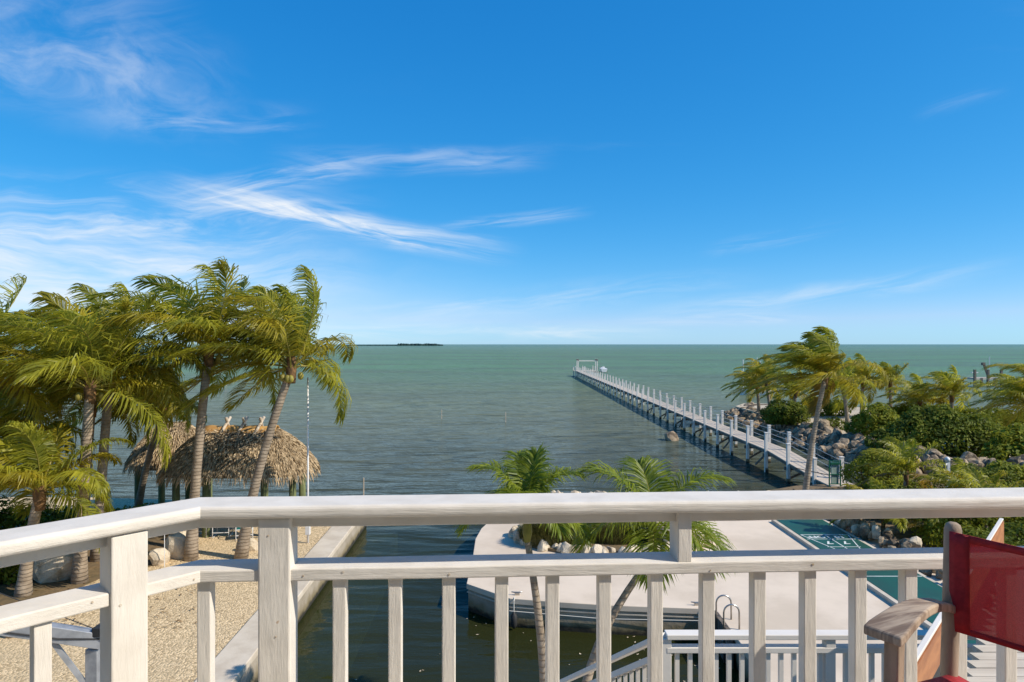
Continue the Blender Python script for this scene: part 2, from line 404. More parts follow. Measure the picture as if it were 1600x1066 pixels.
G = 0.8
sw0, sw1 = P(363, 1066, G), P(558, 813, G)          # water edge of the left seawall
swd = (sw1 - sw0).normalized()
SWa = sw0 - swd * 12; SWb = sw1 + swd * 2.2
swn = Vector((-swd.y, swd.x, 0))                     # to the left
CW = 0.80
LE = SWb + swn * CW
tag(MB().prism([(-90, 1.0), tuple((SWa + swn * CW).xy), tuple(LE.xy), (-10.5, 28.4), (-14, 30.8), (-20, 31.5), (-90, 31)], -2, G - 0.05)
    .build('gravel_yard', GRAVEL), kind='structure')
t = empty('seawall', (SWa.x, SWa.y, 0), 'long concrete seawall with pale cap beside the gravel yard', 'seawall')
MB().prism([tuple(v.xy) for v in (SWa + swn * 0.04, SWb + swn * 0.04, SWb + swn * 0.7, SWa + swn * 0.7)], -2, G - 0.16).build('wall', WALL, t)
n_cap = 7
for i in range(n_cap):
    a = SWa.lerp(SWb, i / n_cap); b2 = SWa.lerp(SWb, (i + 1) / n_cap) - swd * 0.006
    MB().prism([tuple(v.xy) for v in (a, b2, b2 + swn * CW, a + swn * CW)], G - 0.158, G + 0.01).build('cap_slab', CAP, t, bevel=0.02)
tag(MB().prism([tuple(P(*q, z=.76).xy) for q in ((-150, 985), (40, 950), (110, 925), (165, 900), (235, 885), (290, 868), (305, 838), (290, 812), (-150, 800))], G - .1, G - .03).build('mulch_bed', SOIL), kind='structure')
# shallow ledge under water along the wall
tag(MB().prism([tuple(v.xy) for v in (SWa, SWb, SWb - swn * 1.3, SWa - swn * 1.1)], -2, -0.35).build('underwater_ledge', SAND), kind='structure')

# patio
pe_ = [P(729, 912), P(796, 935), P(876, 941), P(955, 946), P(1093, 951), P(1121, 956)]
pl_ = [P(739, 868), P(743, 842), P(752, 826), P(766, 813)]
corner = pe_[-1]
XB = corner.x - 0.02
PFAR = 31.2
patio = [v.xy for v in pe_] + [Vector((XB - 0.1, 9.0)), Vector((13.2, 9.0)), Vector((13.2, 29.5)), Vector((12.0, PFAR)), Vector((6, PFAR)), Vector((1.2, PFAR - 0.8)), Vector((-0.2, 29.2))] + [v.xy for v in reversed(pl_)]
patio = [tuple(v) for v in patio]
tag(MB().prism(patio, G - 0.16, G).build('patio', CONC, bevel=0.015), kind='structure')
def inset(poly, d):
    n = len(poly); A = sum(poly[i][0] * poly[(i + 1) % n][1] - poly[(i + 1) % n][0] * poly[i][1] for i in range(n))
    s = 1 if A > 0 else -1; out = []
    for i in range(n):
        p0, p1, p2 = (Vector(poly[(i + k) % n]) for k in (-1, 0, 1))
        a = (p1 - p0).normalized(); b = (p2 - p1).normalized()
        na, nb = Vector((-a.y, a.x)) * s, Vector((-b.y, b.x)) * s
        m_ = (na + nb); m_ = m_ / max(0.3, m_.length_squared) * 2
        out.append(tuple(p1 + m_ * d))
    return out
t = empty('patio_seawall', (2, P(876, 941).y, 0), 'stained concrete seawall holding up the pale patio', 'seawall')
MB().prism(inset(patio, 0.05), -2, G - 0.155).build('wall', WALL, t)
for a, b2 in zip(pe_[:-1], pe_[1:]):   # a ledge line part way down
    d = (b2 - a).normalized(); nrm = Vector((d.y, -d.x, 0))
    MB().beam(Vector((*a.xy, G - 0.245)) - nrm * 0.04, Vector((*b2.xy, G - 0.245)) - nrm * 0.04, 0.06, 0.03).build('ledge', CAP, t)
# bank under the house, garden and the right-hand point
tag(MB().prism([(-8, 0.5), (-8, 13.3), (XB - 0.3, 13.3), (XB - 0.3, 0.5)], -2, G - 0.02).build('house_bank', CONC), kind='structure')
tag(MB().prism([(13.21, 6), (13.21, 29.5), (12.01, PFAR), (11.0, 31.8), (14.0, 33.6), (18.5, 34.5), (21.6, 37.0), (24, 37.5), (60, 38), (60, 6)], -2, G + 0.04).build('garden_ground', SOIL), kind='structure')
shore = [P(1132, 652, 0), P(1160, 662, 0), P(1205, 677, 0), P(1250, 698, 0), P(1310, 723, 0), P(1372, 746, 0)]
inner = [Vector((v.x + 1.6, v.y - 0.2 + (1.5 if i == 0 else 0), 0)) for i, v in enumerate(shore)]
def terrain(name, outline, z, mt, drop=None):
    return tag(MB().prism([tuple(v[:2]) for v in outline], -2, z).build(name, mt), kind='structure')
terrain('sandy_point', inner + [Vector((24.5, 37.6)), Vector((140, 38.2)), Vector((140, 62)), Vector((60, 64)), Vector((42, 70)), Vector((32, 77)), Vector((26.5, 78))], 1.05, SAND)

# far island
rr = random.Random(3); mb = MB(); Yi = 3600
for k in range(150):
    x = (536 - 800 + 155 * (k / 150)) / F * Yi
    e = min(1, (150 - k) / 10, 0.25 + k / 110)
    hgt = (6 + 7 * e * (0.7 + 0.3 * noise.noise((k * 0.13, 0, 0)))) * (0.55 if k < 85 else 1) * rr.uniform(0.9, 1.1)
    rx = 7
    c = Vector((x, Yi + rr.uniform(-30, 30), 0))
    ring = []
    for lv, (zz, rs) in enumerate(((0, 1.0), (0.5, 1.05), (0.85, 0.7), (1.0, 0.2))):
        ring += [c + Vector((math.cos(a) * rx * rs, math.sin(a) * rx * rs, zz * hgt * rr.uniform(0.9, 1.05))) for a in [2 * math.pi * q / 7 for q in range(7)]]
    fs = [(l * 7 + q, l * 7 + (q + 1) % 7, (l + 1) * 7 + (q + 1) % 7, (l + 1) * 7 + q) for l in range(3) for q in range(7)] + [tuple(range(21, 28))]
    mb.add(ring, fs)
tag(mb.build('island', ISLE), 'low wooded island on the horizon', 'island', kind='structure')

# ------------------------------------------------------------------ rocks
ROCKS = []
def rock_mesh(seed, mt):
    bm = bmesh.new(); bmesh.ops.create_icosphere(bm, subdivisions=2, radius=1)
    rr = random.Random(seed); off = Vector((rr.random() * 50, rr.random() * 50, rr.random() * 50))
    cuts = [(Vector((rr.gauss(0, 1), rr.gauss(0, 1), rr.gauss(0, 1))).normalized(), rr.uniform(0.55, 0.85)) for _ in range(7)]
    for v in bm.verts:
        q = v.co.copy()
        q *= 1 + 0.28 * noise.noise(q * 1.3 + off) + 0.16 * noise.noise(q * 3.1 + off)
        for n_, d_ in cuts:
            e_ = q.dot(n_) - d_
            if e_ > 0: q -= n_ * e_ * 0.85
        v.co = q
    me = bpy.data.meshes.new('rock'); bm.to_mesh(me); bm.free(); me.materials.append(mt)
    return me
RM = [rock_mesh(i, ROCK) for i in range(9)]
RMP = [rock_mesh(50 + i, ROCKP) for i in range(6)]
def rock(parent, loc, s, pale=False, name='rock'):
    o = bpy.data.objects.new(name, R.choice(RMP if pale else RM)); COL.objects.link(o)
    o.location = Vector(loc) - (parent.location if parent else Vector())
    if parent: o.parent = parent
    o.rotation_euler = (R.uniform(0, 6), R.uniform(0, 6), R.uniform(0, 6))
    o.scale = (s * R.uniform(0.85, 1.25), s * R.uniform(0.8, 1.15), s * R.uniform(0.65, 0.95))
    return o
def path_pt(path, u):
    L = [(b_ - a_).length for a_, b_ in zip(path[:-1], path[1:])]; T = sum(L) * u
    for (a_, b_), l in zip(zip(path[:-1], path[1:]), L):
        if T <= l: return a_.lerp(b_, T / l), (b_ - a_).normalized()
        T -= l
    return path[-1].copy(), (path[-1] - path[-2]).normalized()
rip = empty('riprap_bank', (22, 50, 0), 'long bank of grey coral boulders along the sandy point beside the pier', 'rock bank')
rp = [Vector((27.5, 78.5, 0)), Vector((24.6, 77, 0))] + shore + [Vector((21.5, 38.2, 0)), Vector((22.6, 36.8, 0))]
core = MB(); vs = []; fs = []; NC = 70
for i in range(NC + 1):
    pt, d = path_pt(rp, i / NC); nrm = Vector((-d.y, d.x, 0))
    for j, (o_, z_) in enumerate(((-.5, -1.0), (.1, .05), (.9, .5), (1.7, .95), (2.5, 1.15), (3.0, .9))):
        vs.append(pt + nrm * (o_ + .2 * noise.noise((i * .9, j, 0))) + Z * (z_ + .2 * noise.noise((i * .8, j * 1.3, 4))))
for i in range(NC):
    for j in range(5): q = i * 6 + j; fs.append((q, q + 6, q + 7, q + 1))
core.add(vs, fs).build('bank_core', mat('dark rubble', (.13, .10, .07), (.05, .04, .03), 3, .95, 1, 5, bd=.15), rip)
for k in range(298):
    pt, d = path_pt(rp, ((k + R.random()) / 298) ** 0.86)
    nrm = Vector((-d.y, d.x, 0))              # inland
    q = R.random(); near = pt.y < 56
    rock(rip, pt + nrm * (-0.2 + q * 2.6) + Z * (0.0 + q * (1.35 if near else 0.95)), R.uniform(0.26, 0.60) * (1.12 if near else 1))
rip2 = empty('boulder_heap', (30, 35, 0.8), 'heap of grey boulders below the big dark mangrove bush', 'rock bank')
for k in range(190):
    u = R.random(); pt = Vector((21.6 + u * 15, 38.3 - 1.5 * R.random() - (u * 2.4), 0))
    rock(rip2, pt + Z * (0.6 + R.random() * 0.85), R.uniform(0.24, 0.52))
rip3 = empty('rock_border', (12.6, 23, 0.8), 'row of rough coral rocks bordering the green court', 'rock bank')
for k in range(200):
    y = 14 + 16.5 * (k + R.random()) / 200
    rock(rip3, (12.9 + R.uniform(-0.45, 0.5) - max(0, y - 26) * 0.12, y, 0.82 + R.uniform(0, 0.42)), R.uniform(0.13, 0.28), R.random() < 0.25)
rip4 = empty('waterside_rocks', (5, PFAR, 0.8), 'low pale rocks lining the far patio edge by the open water', 'rock bank')
for k in range(46):
    x = -0.5 + 12.4 * (k + R.random()) / 46
    rock(rip4, (x, PFAR - (0.9 if x < 1 else 0) + R.uniform(-0.3, 0.35), 0.70 + R.uniform(0, 0.15)), R.uniform(0.2, 0.36), True)
# planter on the patio: ring of rocks round grass
pc = Vector((3.5, 24.7, G)); pa_, pb_ = 3.4, 2.2
bed = empty('rock_planter', pc, 'oval planting bed ringed by pale coral rocks on the patio', 'planter')
MB().prism([(pc.x + pa_ * math.cos(a), pc.y + pb_ * math.sin(a)) for a in [2 * math.pi * k / 28 for k in range(28)]], G - 0.05, G + 0.10).build('soil', SOIL, bed)
for k in range(74):
    a = 2 * math.pi * k / 74 + R.uniform(-.04, .04)
    e_end = 1 if math.cos(a) > 0.55 else 0
    for rep in range(1 + 3 * e_end):
        rr_ = 1 - R.uniform(-0.03, 0.10) - rep * 0.09
        rock(bed, (pc.x + pa_ * rr_ * math.cos(a), pc.y + pb_ * rr_ * math.sin(a), G + 0.12 + rep * 0.28), R.uniform(0.17, 0.30) * (1.25 if e_end else 1), True)
tag(rock(None, P(1049, 688, 0) + Z * 0.1, 0.75), 'lone dark rock standing in the water beside the pier', 'rock')
bould = [((84, 897), 0.92, 'big rough tan boulder at the foot of the ringed palm trunks'),
         ((262, 830), 0.42, 'tan boulder topping the small rock group by the gravel'),
         ((280, 868), 0.50, 'pale angular boulder in front of the small rock group'),
         ((248, 878), 0.36, 'small brown boulder wedged in the small rock group'),
         ((284, 842), 0.42, 'pale rounded boulder at the back of the small rock group'),
         ((20, 990), 0.26, 'small pale stone lying on the gravel below the steel beam'),
         ((392, 858), 0.34, 'small stone at the foot of the leaning palm by the seawall')]
for (bx_, by_), s_, lb in bould:
    p_ = P(bx_, by_, G)
    tag(rock(None, p_ + Z * s_ * 0.35, s_, True, 'boulder'), lb, 'boulder')

# ------------------------------------------------------------------ palms
WIND = np.array([-1.0, 0.12, 0.0])
def frond_mesh(base, az_, el_, L, n, wind, grav, ll, lw, rg, lift=0.25, mats=None, gl_=0.75, wl=0.95, K=14):
    d = np.array([math.cos(el_) * math.cos(az_), math.cos(el_) * math.sin(az_), math.sin(el_)])
    s = np.array([-math.sin(az_), math.cos(az_), 0.0])
    pts = [np.array(base, float)]; T = [d]; Sd = [s]
    for i in range(K):
        u = (i + 1) / K
        d = d + (np.array([0, 0, -grav]) * (0.3 + u) + WIND * wind * (0.2 + u)) / K * 2.0
        d /= np.linalg.norm(d); s = s - d * (s @ d); s /= np.linalg.norm(s)
        pts.append(pts[-1] + d * L / K); T.append(d); Sd.append(s)
    pts, T, Sd = map(np.array, (pts, T, Sd))
    mb = MB()
    rad = np.linspace(0.030, 0.006, K + 1) * (L / 3.5)
    mb.tube([Vector(x) for x in pts], list(rad), 4, mi=1)
    u = np.linspace(0.13, 0.995, n)
    ku = np.linspace(0, 1, K + 1)
    I = lambda A: np.stack([np.interp(u, ku, A[:, k]) for k in range(3)], 1)
    p = I(pts); t = I(T); sd = I(Sd)
    nn = lambda a: a / np.linalg.norm(a, axis=1, keepdims=True)
    t, sd = nn(t), nn(sd); up = np.cross(t, sd)
    ang = np.radians(np.interp(u, [0, 0.5, 1], [78, 58, 18]))[:, None]
    ln = ll * np.interp(u, [0, 0.2, 0.55, 0.85, 1], [0.55, 0.9, 1.0, 0.72, 0.42])
    V = []; Fc = []
    for sg in (-1, 1):
        l = (ln * (1 + rg.normal(0, 0.08, n)))[:, None]
        ld = nn(t * np.cos(ang) + sd * sg * np.sin(ang) + up * (lift + rg.normal(0, 0.10, (n, 1))) + rg.normal(0, 0.05, (n, 3)))
        gw = np.array([0, 0, -gl_]) + WIND * wl * wind + rg.normal(0, 0.09, (n, 3))
        l1 = ld; l2 = nn(ld + gw * 0.9); l3 = nn(ld + gw * 2.0)
        q0 = p; q1 = q0 + l1 * l * 0.34; q2 = q1 + l2 * l * 0.34; q3 = q2 + l3 * l * 0.32
        wv = nn(np.cross(ld, up) + rg.normal(0, 0.35, (n, 3))) * lw
        a = np.stack([q0 - wv * 0.5, q0 + wv * 0.5, q1 - wv, q1 + wv, q2 - wv * 0.8, q2 + wv * 0.8, q3], 1).reshape(-1, 3)
        o = len(V) * 0 + sum(len(x) for x in V)
        V.append(a)
        for k in range(n):
            b_ = o + 7 * k
            Fc += [(b_, b_ + 1, b_ + 3, b_ + 2), (b_ + 2, b_ + 3, b_ + 5, b_ + 4), (b_ + 4, b_ + 5, b_ + 6)]
    mb.add(np.concatenate(V).tolist(), Fc, 0)
    return mb
def palm(base, crown, L, nf, seed, label, wind=0.62, r=0.16, n=70, dead=0, el_lo=-8, group='coconut palms', name='coconut_palm', bulge=0.72, az_list=None, ll=0.98, lw=0.024, flare=1.5, nutz=0, grav=0.72):
    rg = np.random.default_rng(seed); rr = random.Random(seed)
    base, crown = Vector(base), Vector(crown)
    root = empty(name, base, label, 'palm tree', group)
    # leaning trunk, straightening upward
    K = 14; pth = []; rad = []
    for i in range(K + 1):
        u = i / K
        q = base.lerp(crown, u); q.x += (crown.x - base.x) * -0.10 * math.sin(math.pi * u); q.y += (crown.y - base.y) * -0.1 * math.sin(math.pi * u)
        if i == 0: q.z -= 0.15
        pth.append(q); rad.append(r * (0.78 + 0.22 * (1 - u)) * (1 + (flare - 1) * math.exp(-u * 9)) * (1 + 0.03 * (i % 2)))
    MB().tube(pth, rad, 10).build('trunk', BARK, root, smooth=True)
    cr_o = MB().tube([crown - Z * 0.45, crown - Z * 0.25, crown, crown + Z * 0.35, crown + Z * 0.65], [r * 0.85, r * 1.35 * bulge, r * 1.5 * bulge, r * 0.9, r * 0.2], 9).build('crown', FIBRE, root, smooth=True)
    for q in range(nutz):
        a = rr.uniform(0, 6.28)
        c_ = crown + Vector((math.cos(a) * r * 1.9, math.sin(a) * r * 1.9, -0.12 - rr.random() * 0.18))
        MB().tube([c_ + Z * 0.13, c_ + Z * 0.09, c_, c_ - Z * 0.09, c_ - Z * 0.13], [0.02, 0.08, 0.105, 0.08, 0.02], 7).build('coconut', RACHIS, root, smooth=True)
    g0 = rr.random() * 6.28
    nf = len(az_list) if az_list else int(nf * 1.3)
    for k in range(nf):
        u = (k + 0.5) / nf                                # 0 young upright .. 1 old drooping
        a = g0 + k * 2.39996
        e = math.radians(82 + (el_lo - 82) * u ** 0.85 + rr.uniform(-7, 7))
        if az_list:
            a, e = math.radians(az_list[k][0]), math.radians(az_list[k][1])
        elif math.sin(a) < -.45 and e < .6: e += .45          # keep the trunk in view
        L_ = L * rr.uniform(0.86, 1.06) * (0.72 + 0.28 * min(1, u * 3))
        wq = wind * rr.uniform(0.75, 1.2)
        mt = PALM_O if k >= nf - dead else (PALM_Y if rr.random() < 0.15 + 0.45 * u else PALM_G)
        b_ = crown + Vector((math.cos(a) * r * 0.7, math.sin(a) * r * 0.7, 0.25 - 0.25 * u))
        windward = math.cos(a) * math.cos(e)               # fronds facing the wind bow over instead
        gq = 1.0 + 1.3 * max(0, windward - .35)
        mb = frond_mesh(b_, a + (.35 if windward > .5 else 0), e, L_ * (1 - .2 * max(0, windward)), n, wq, gq * grav * rr.uniform(0.8, 1.15), ll * L / 3.4, lw, rg, mats=None)
        mb.build('frond', [mt, RACHIS], cr_o)
    return root

A_LIST = [(120, 84), (60, 80), (200, 78), (30, 66), (140, 66), (185, 62), (80, 62), (165, 48), (215, 50), (20, 44), (190, 30), (110, 40), (8, 6), (150, 20), (178, 12), (232, 34), (70, 30), (205, -6), (130, -4), (285, 52), (40, 20), (330, 58), (170, 72), (95, 72)]
gl1 = 'coconut palms beside the thatched huts'
palm(P(376, 870), Q(455, 578, 22.6), 3.9, 17, 5, 'tall leaning coconut palm whose trunk crosses the big thatched roof beside the seawall', nutz=4, group=gl1, az_list=A_LIST)
palm(P(298, 872), Q(326, 552, 22.4), 4.0, 18, 8, 'tall coconut palm at the left end of the big thatched roof', nutz=3, group=gl1)
palm(P(214, 806), Q(256, 640, 26.0), 2.3, 14, 13, 'short coconut palm curving up in front of the small thatched hut', r=0.13, nutz=2, group=gl1)
palm(P(124, 908), Q(141, 608, 20.4), 4.1, 20, 21, 'full coconut palm rising behind the big tan boulder', nutz=3, group=gl1)
palm(P(152, 874), Q(172, 590, 22.6), 4.0, 18, 34, 'dark trunked coconut palm close behind the full palm by the boulder', nutz=2, group=gl1)
palm(P(132, 850), Q(146, 632, 24.0), 3.0, 13, 41, 'thin coconut palm standing between two thicker palm trunks', r=0.11, group=gl1)
palm(P(36, 928), Q(62, 772, 19.2), 2.9, 16, 55, 'low bushy coconut palm with fronds arching over the gravel', wind=0.45, nutz=0, group=gl1, el_lo=-5)
palm(P(-70, 900), Q(-50, 585, 20.5), 4.2, 20, 62, 'coconut palm with yellowing fronds at the outer edge of the palm grove', group=gl1, dead=3)
palm(P(-30, 860), Q(15, 702, 23.0), 3.2, 15, 73, 'half hidden lower coconut palm behind the low bushy one', wind=0.5, group=gl1)

gl2 = 'coconut palms on the sandy point'
palm(P(1256, 790), Q(1289, 592, 30.2), 3.1, 17, 91, 'tall windswept coconut palm standing before the shore end of the pier', wind=0.95, r=0.125, group=gl2, dead=1)
far_palms = [
    (1186, 640, 1183, 606, 68, 3.3, 15, 'coconut palm nearest the rocky tip of the point'),
    (1204, 646, 1197, 596, 64, 3.4, 15, 'coconut palm with full crown second from the rocky tip of the point'),
    (1240, 655, 1243, 614, 60, 3.0, 14, 'coconut palm behind the round shrub on the point'),
    (1325, 668, 1318, 608, 54, 3.2, 15, 'thick trunked coconut palm in the sand behind the riprap'),
    (1346, 652, 1348, 600, 62, 3.3, 15, 'yellow green coconut palm behind the thick trunked palm'),
    (1392, 650, 1391, 602, 62, 3.0, 14, 'small upright coconut palm between the yellow palm and the mangrove bush'),
    (1436, 655, 1437, 630, 57, 3.0, 14, 'low coconut palm with pale fronds behind the mangrove bush'),
    (1487, 650, 1487, 620, 54, 3.1, 15, 'open crowned coconut palm above the mangrove bush facing the far dock'),
    (1606, 690, 1606, 634, 44, 3.4, 17, 'large dense coconut palm before the far dock'),
    (1632, 690, 1640, 610, 46, 3.9, 18, 'coconut palm behind the large dense palm by the far dock')]
for i, (bx_, by_, cx_, cy_, Y_, L_, nf_, lb) in enumerate(far_palms):
    palm(Q(bx_, 538 + (CAMZ - 1.0) * F / Y_, Y_), Q(cx_, cy_, Y_), L_, nf_, 200 + i * 7, lb, wind=0.6, n=46, lw=0.03, group=gl2, ll=1.05, el_lo=-8)
gl3 = 'young palms in the garden'
palm(P(1412, 800, 0.84), P(1412, 800, 0.84) + Vector((0.1, 0, 1.5)), 2.1, 11, 301, 'young feathery palm in the garden behind the balcony rail', wind=0.5, r=0.09, n=38, group=gl3, dead=2, el_lo=5)
palm(P(1500, 812, 0.84), P(1500, 812, 0.84) + Vector((0, 0, 0.9)), 1.8, 10, 302, 'low golden palm beside the white garden lamp post', wind=0.4, r=0.08, n=36, group=gl3, dead=4, el_lo=5)
palm(P(1455, 845, 0.84), P(1455, 845, 0.84) + Vector((0, 0, 0.5)), 1.6, 10, 303, 'small green palm sprouting beside the court rocks', wind=0.3, r=0.08, n=36, group=gl3, dead=1, el_lo=10)

def xpalm(base, crown, L, nf, seed, label, azs):
    rg = np.random.default_rng(seed); rr = random.Random(seed)
    base, crown = Vector(base), Vector(crown)
    root = empty('christmas_palm', base, label, 'palm tree', 'slender palms by the canal')
    pth = [base - Z * 0.1]; K = 10
    for i in range(1, K + 1):
        u = i / K; q = base.lerp(crown - Z * 0.75, u); q.x -= (crown.x - base.x) * 0.22 * math.sin(math.pi * u); pth.append(q)
    MB().tube(pth, [0.095 - 0.035 * i / K for i in range(K + 1)], 9).build('trunk', BARK, root, smooth=True)
    top = pth[-1]
    cr_o = MB().tube([top - Z * 0.03, top + (crown - top) * 0.2, top + (crown - top) * 0.7, crown], [0.062, 0.092, 0.07, 0.04], 9).build('crownshaft', SHAFT, root, smooth=True)
    for k, (a, e, q) in enumerate(azs):
        mb = frond_mesh(crown - Z * 0.05, math.radians(a), math.radians(e), L * q, 74, 0.05, 0.82, 0.72 * L / 1.5, 0.015, rg, lift=0.30, gl_=0.50, wl=0.6)
        mb.build('frond', [XPALM, RACHIS], cr_o)
    return root
xpalm((0.62, 12.3, 0.78), Q(824, 782, 12.7), 1.22, 9, 1, 'slender palm with short arching fronds and straight trunk by the canal',
      [(165, 58, 1), (100, 68, .9), (20, 50, 1), (200, 15, 1.1), (-20, 5, 1.05), (60, 75, .8), (250, 40, .9), (300, 20, 1), (140, 20, 1.05)])
xpalm((1.15, 12.0, 0.78), Q(1020, 806, 13.0), 1.6, 9, 2, 'slender palm with leaning trunk and broad arching fronds by the canal',
      [(170, 60, 1), (12, 52, 1.05), (95, 68, .8), (200, 18, 1), (-25, 8, 1), (150, 10, 1), (230, 45, .9), (300, 15, 1.05), (40, 5, 1.0), (260, -10, .8)])

# ------------------------------------------------------------------ shrubs
def bush(name, c, lumps, n, size, mt, label, seed, group=None, cat='shrub'):
    """lumps: (dx, dy, dz, rx, ry, rz) ellipsoids; leaves spread through the shell of each"""
    rg = np.random.default_rng(seed); c = Vector(c)
    root = empty(name, c, label, cat, group)
    lumps = list(lumps)
    ext = []
    for l in lumps:                       # smaller clumps on top of every lump break the outline
        for k in range(8):
            v = rg.normal(0, 1, 3); v /= np.linalg.norm(v); v[2] = abs(v[2]) * 0.9
            s_ = rg.uniform(0.22, 0.42)
            ext.append((l[0] + v[0] * l[3] * .85, l[1] + v[1] * l[4] * .85, l[2] + v[2] * l[5] * .85, l[3] * s_, l[4] * s_, l[5] * s_))
    lumps += ext
    A = np.array(lumps); wts = (A[:, 3] * A[:, 4] + A[:, 3] * A[:, 5]); wts = wts / wts.sum()
    ids = rg.choice(len(A), n, p=wts); L_ = A[ids]
    v = rg.normal(0, 1, (n, 3)); v /= np.linalg.norm(v, axis=1, keepdims=True)
    rad = rg.uniform(0.55, 1.05, (n, 1)) ** 0.6
    p = L_[:, :3] + v * L_[:, 3:] * rad
    p[:, 2] = np.maximum(p[:, 2], 0.03)
    nrm = v + rg.normal(0, 0.55, (n, 3)) + np.array([0, 0, 0.5]); nrm /= np.linalg.norm(nrm, axis=1, keepdims=True)
    a = np.cross(nrm, rg.normal(0, 1, (n, 3))); a /= np.linalg.norm(a, axis=1, keepdims=True); b_ = np.cross(nrm, a)
    s_ = size * rg.uniform(0.6, 1.3, (n, 1))
    p = p + np.array(c)
    V = np.stack([p - a * s_, p - b_ * s_ * 0.5 + nrm * s_ * .12, p + a * s_, p + b_ * s_ * 0.5 + nrm * s_ * .12], 1).reshape(-1, 3)
    mb = MB(); mb.v = V.tolist(); mb.f = [(4 * k, 4 * k + 1, 4 * k + 2, 4 * k + 3) for k in range(n)]; mb.m = [0] * n
    mb.build('foliage', mt, root)
    st = MB()
    for l in lumps[:len(lumps) - len(ext)]:
        for k in range(3):
            st.tube([c + Vector((l[0] * .3, l[1] * .3, -0.1)), c + Vector((l[0] * .8 + rg.normal() * .1, l[1] * .8, l[2] * .6)), c + Vector((l[0] + rg.normal() * l[3] * .4, l[1] + rg.normal() * l[4] * .4, l[2] + l[5] * .5))], [0.05, 0.035, 0.012], 5)
    st.build('stem', STEM, root)
    return root
bg1 = 'shrubs on the sandy point'; bg2 = 'shrubs in the garden'
bush('mangrove_bush', (26.3, 42.0, 1.0), [(0, 0, 1.3, 2.3, 1.8, 1.6), (-1.9, 0.3, 0.9, 1.6, 1.4, 1.2), (1.9, 0, 1.1, 1.7, 1.5, 1.4), (0.5, -0.8, 0.9, 2.3, 1.0, 1.1), (-0.6, .5, 2.0, 1.2, 1.1, 1.0), (-3.2, .6, .6, 1.1, 1.0, .8), (3.4, .4, .9, 1.3, 1.2, 1.1)], 15000, 0.12, BUSH_D, 'big dark rounded mangrove bush above the boulder heap', 1, bg1)
bush('round_shrub', P(1228, 662, 1.0), [(0, 0, 0.9, 1.7, 1.5, 1.1), (-1.0, 0, .7, 1.1, 1.1, .9), (1.2, .3, .6, 1.0, 1.0, .8)], 7000, 0.12, BUSH_D, 'round dark green shrub at the pier side of the sandy point', 2, bg1)
bush('sea_grape_shrub', P(1276, 650, 1.0), [(0, 0, .8, 1.8, 1.4, 1.0), (2.0, 0, .6, 1.2, 1.1, .9)], 3200, 0.14, BUSH_L, 'spreading bright green shrub behind the round dark shrub', 3, bg1)
bush('tall_shrub', P(1372, 690, 1.0), [(0, 0, 1.2, 1.4, 1.3, 1.5), (-.9, .3, .8, 1.0, 1.0, 1.0), (.9, 0, .9, 1.1, 1.0, 1.1)], 8000, 0.12, BUSH_L, 'tall loose green shrub growing against the dark mangrove bush', 4, bg1)
bush('low_shrub', P(1303, 672, 1.0), [(0, 0, .4, 1.1, .8, .6), (-1.2, .2, .25, .7, .6, .4)], 1300, 0.10, BUSH_D, 'low scrubby plant on the sand between riprap and palms', 5, bg1)
bush('sea_grape_shrub', P(1592, 730, 0.85), [(0, 0, 1.0, 1.6, 1.4, 1.3), (-1.1, -.4, .7, 1.1, 1.0, .9), (1.5, 0, 1.2, 1.5, 1.3, 1.3), (.2, -1, .5, 1.4, .9, .7)], 4200, 0.16, BUSH_L, 'bright sea grape shrub with big round leaves beside the boulder heap', 6, bg1)
bush('buttonwood_shrub', (16.9, 31.7, 0.84), [(0, 0, .9, 1.1, .9, 1.05), (-.7, 0, .7, .8, .8, .95), (.9, .2, .8, .9, .8, .95), (.1, 0, 1.5, .6, .6, .6), (.9, .1, 1.3, .45, .45, .6)], 6500, 0.065, BUSH_L, 'leafy upright shrub beside the green gate at the pier', 7, bg2)
bush('buttonwood_shrub', (20.8, 31.2, 0.84), [(0, 0, .7, 1.2, .9, .8), (1.3, 0, .6, 1.0, .8, .7), (-1.1, -.2, .6, .9, .8, .7)], 4800, 0.07, BUSH_D, 'dark low shrub in front of the boulder heap', 8, bg2)
bush('sea_grape_shrub', (23.4, 32.2, 0.84), [(0, 0, .6, 1.3, .9, .75), (1.7, .2, .6, 1.2, .9, .75), (3.3, .2, .7, 1.2, .9, .8)], 4200, 0.11, BUSH_L, 'bright leafy hedge in front of the boulder heap and lamp post', 9, bg2)
bush('garden_shrub', (15.6, 27.2, 0.84), [(0, 0, .6, 1.2, 1.0, .7), (-1.0, .5, .4, .9, .8, .55)], 4200, 0.075, BUSH_D, 'dark green shrub behind the court rocks at the pier end', 10, bg2)
bush('garden_shrub', (17.2, 24.6, 0.84), [(0, 0, .6, 1.5, 1.2, .8), (1.2, .5, .8, 1.2, 1.0, .8)], 4200, 0.08, BUSH_L, 'yellow green shrub behind the middle of the court rocks', 11, bg2)
bush('garden_shrub', (15.9, 20.6, 0.84), [(0, 0, .7, 1.6, 1.4, .9), (1.7, .2, .8, 1.4, 1.2, 1.0), (-.8, 1.4, .4, 1.0, 1.0, .6)], 6000, 0.08, BUSH_D, 'dense dark shrub behind the court rocks nearest the red chair', 12, bg2)
bush('garden_shrub', (20.2, 22.6, 0.84), [(0, 0, 1.0, 1.8, 1.4, 1.1), (-1.3, .8, .8, 1.2, 1.1, .9), (2, 0, 1, 1.5, 1.3, 1.0)], 6000, 0.085, BUSH_L, 'large bright shrub filling the back of the garden', 13, bg2)
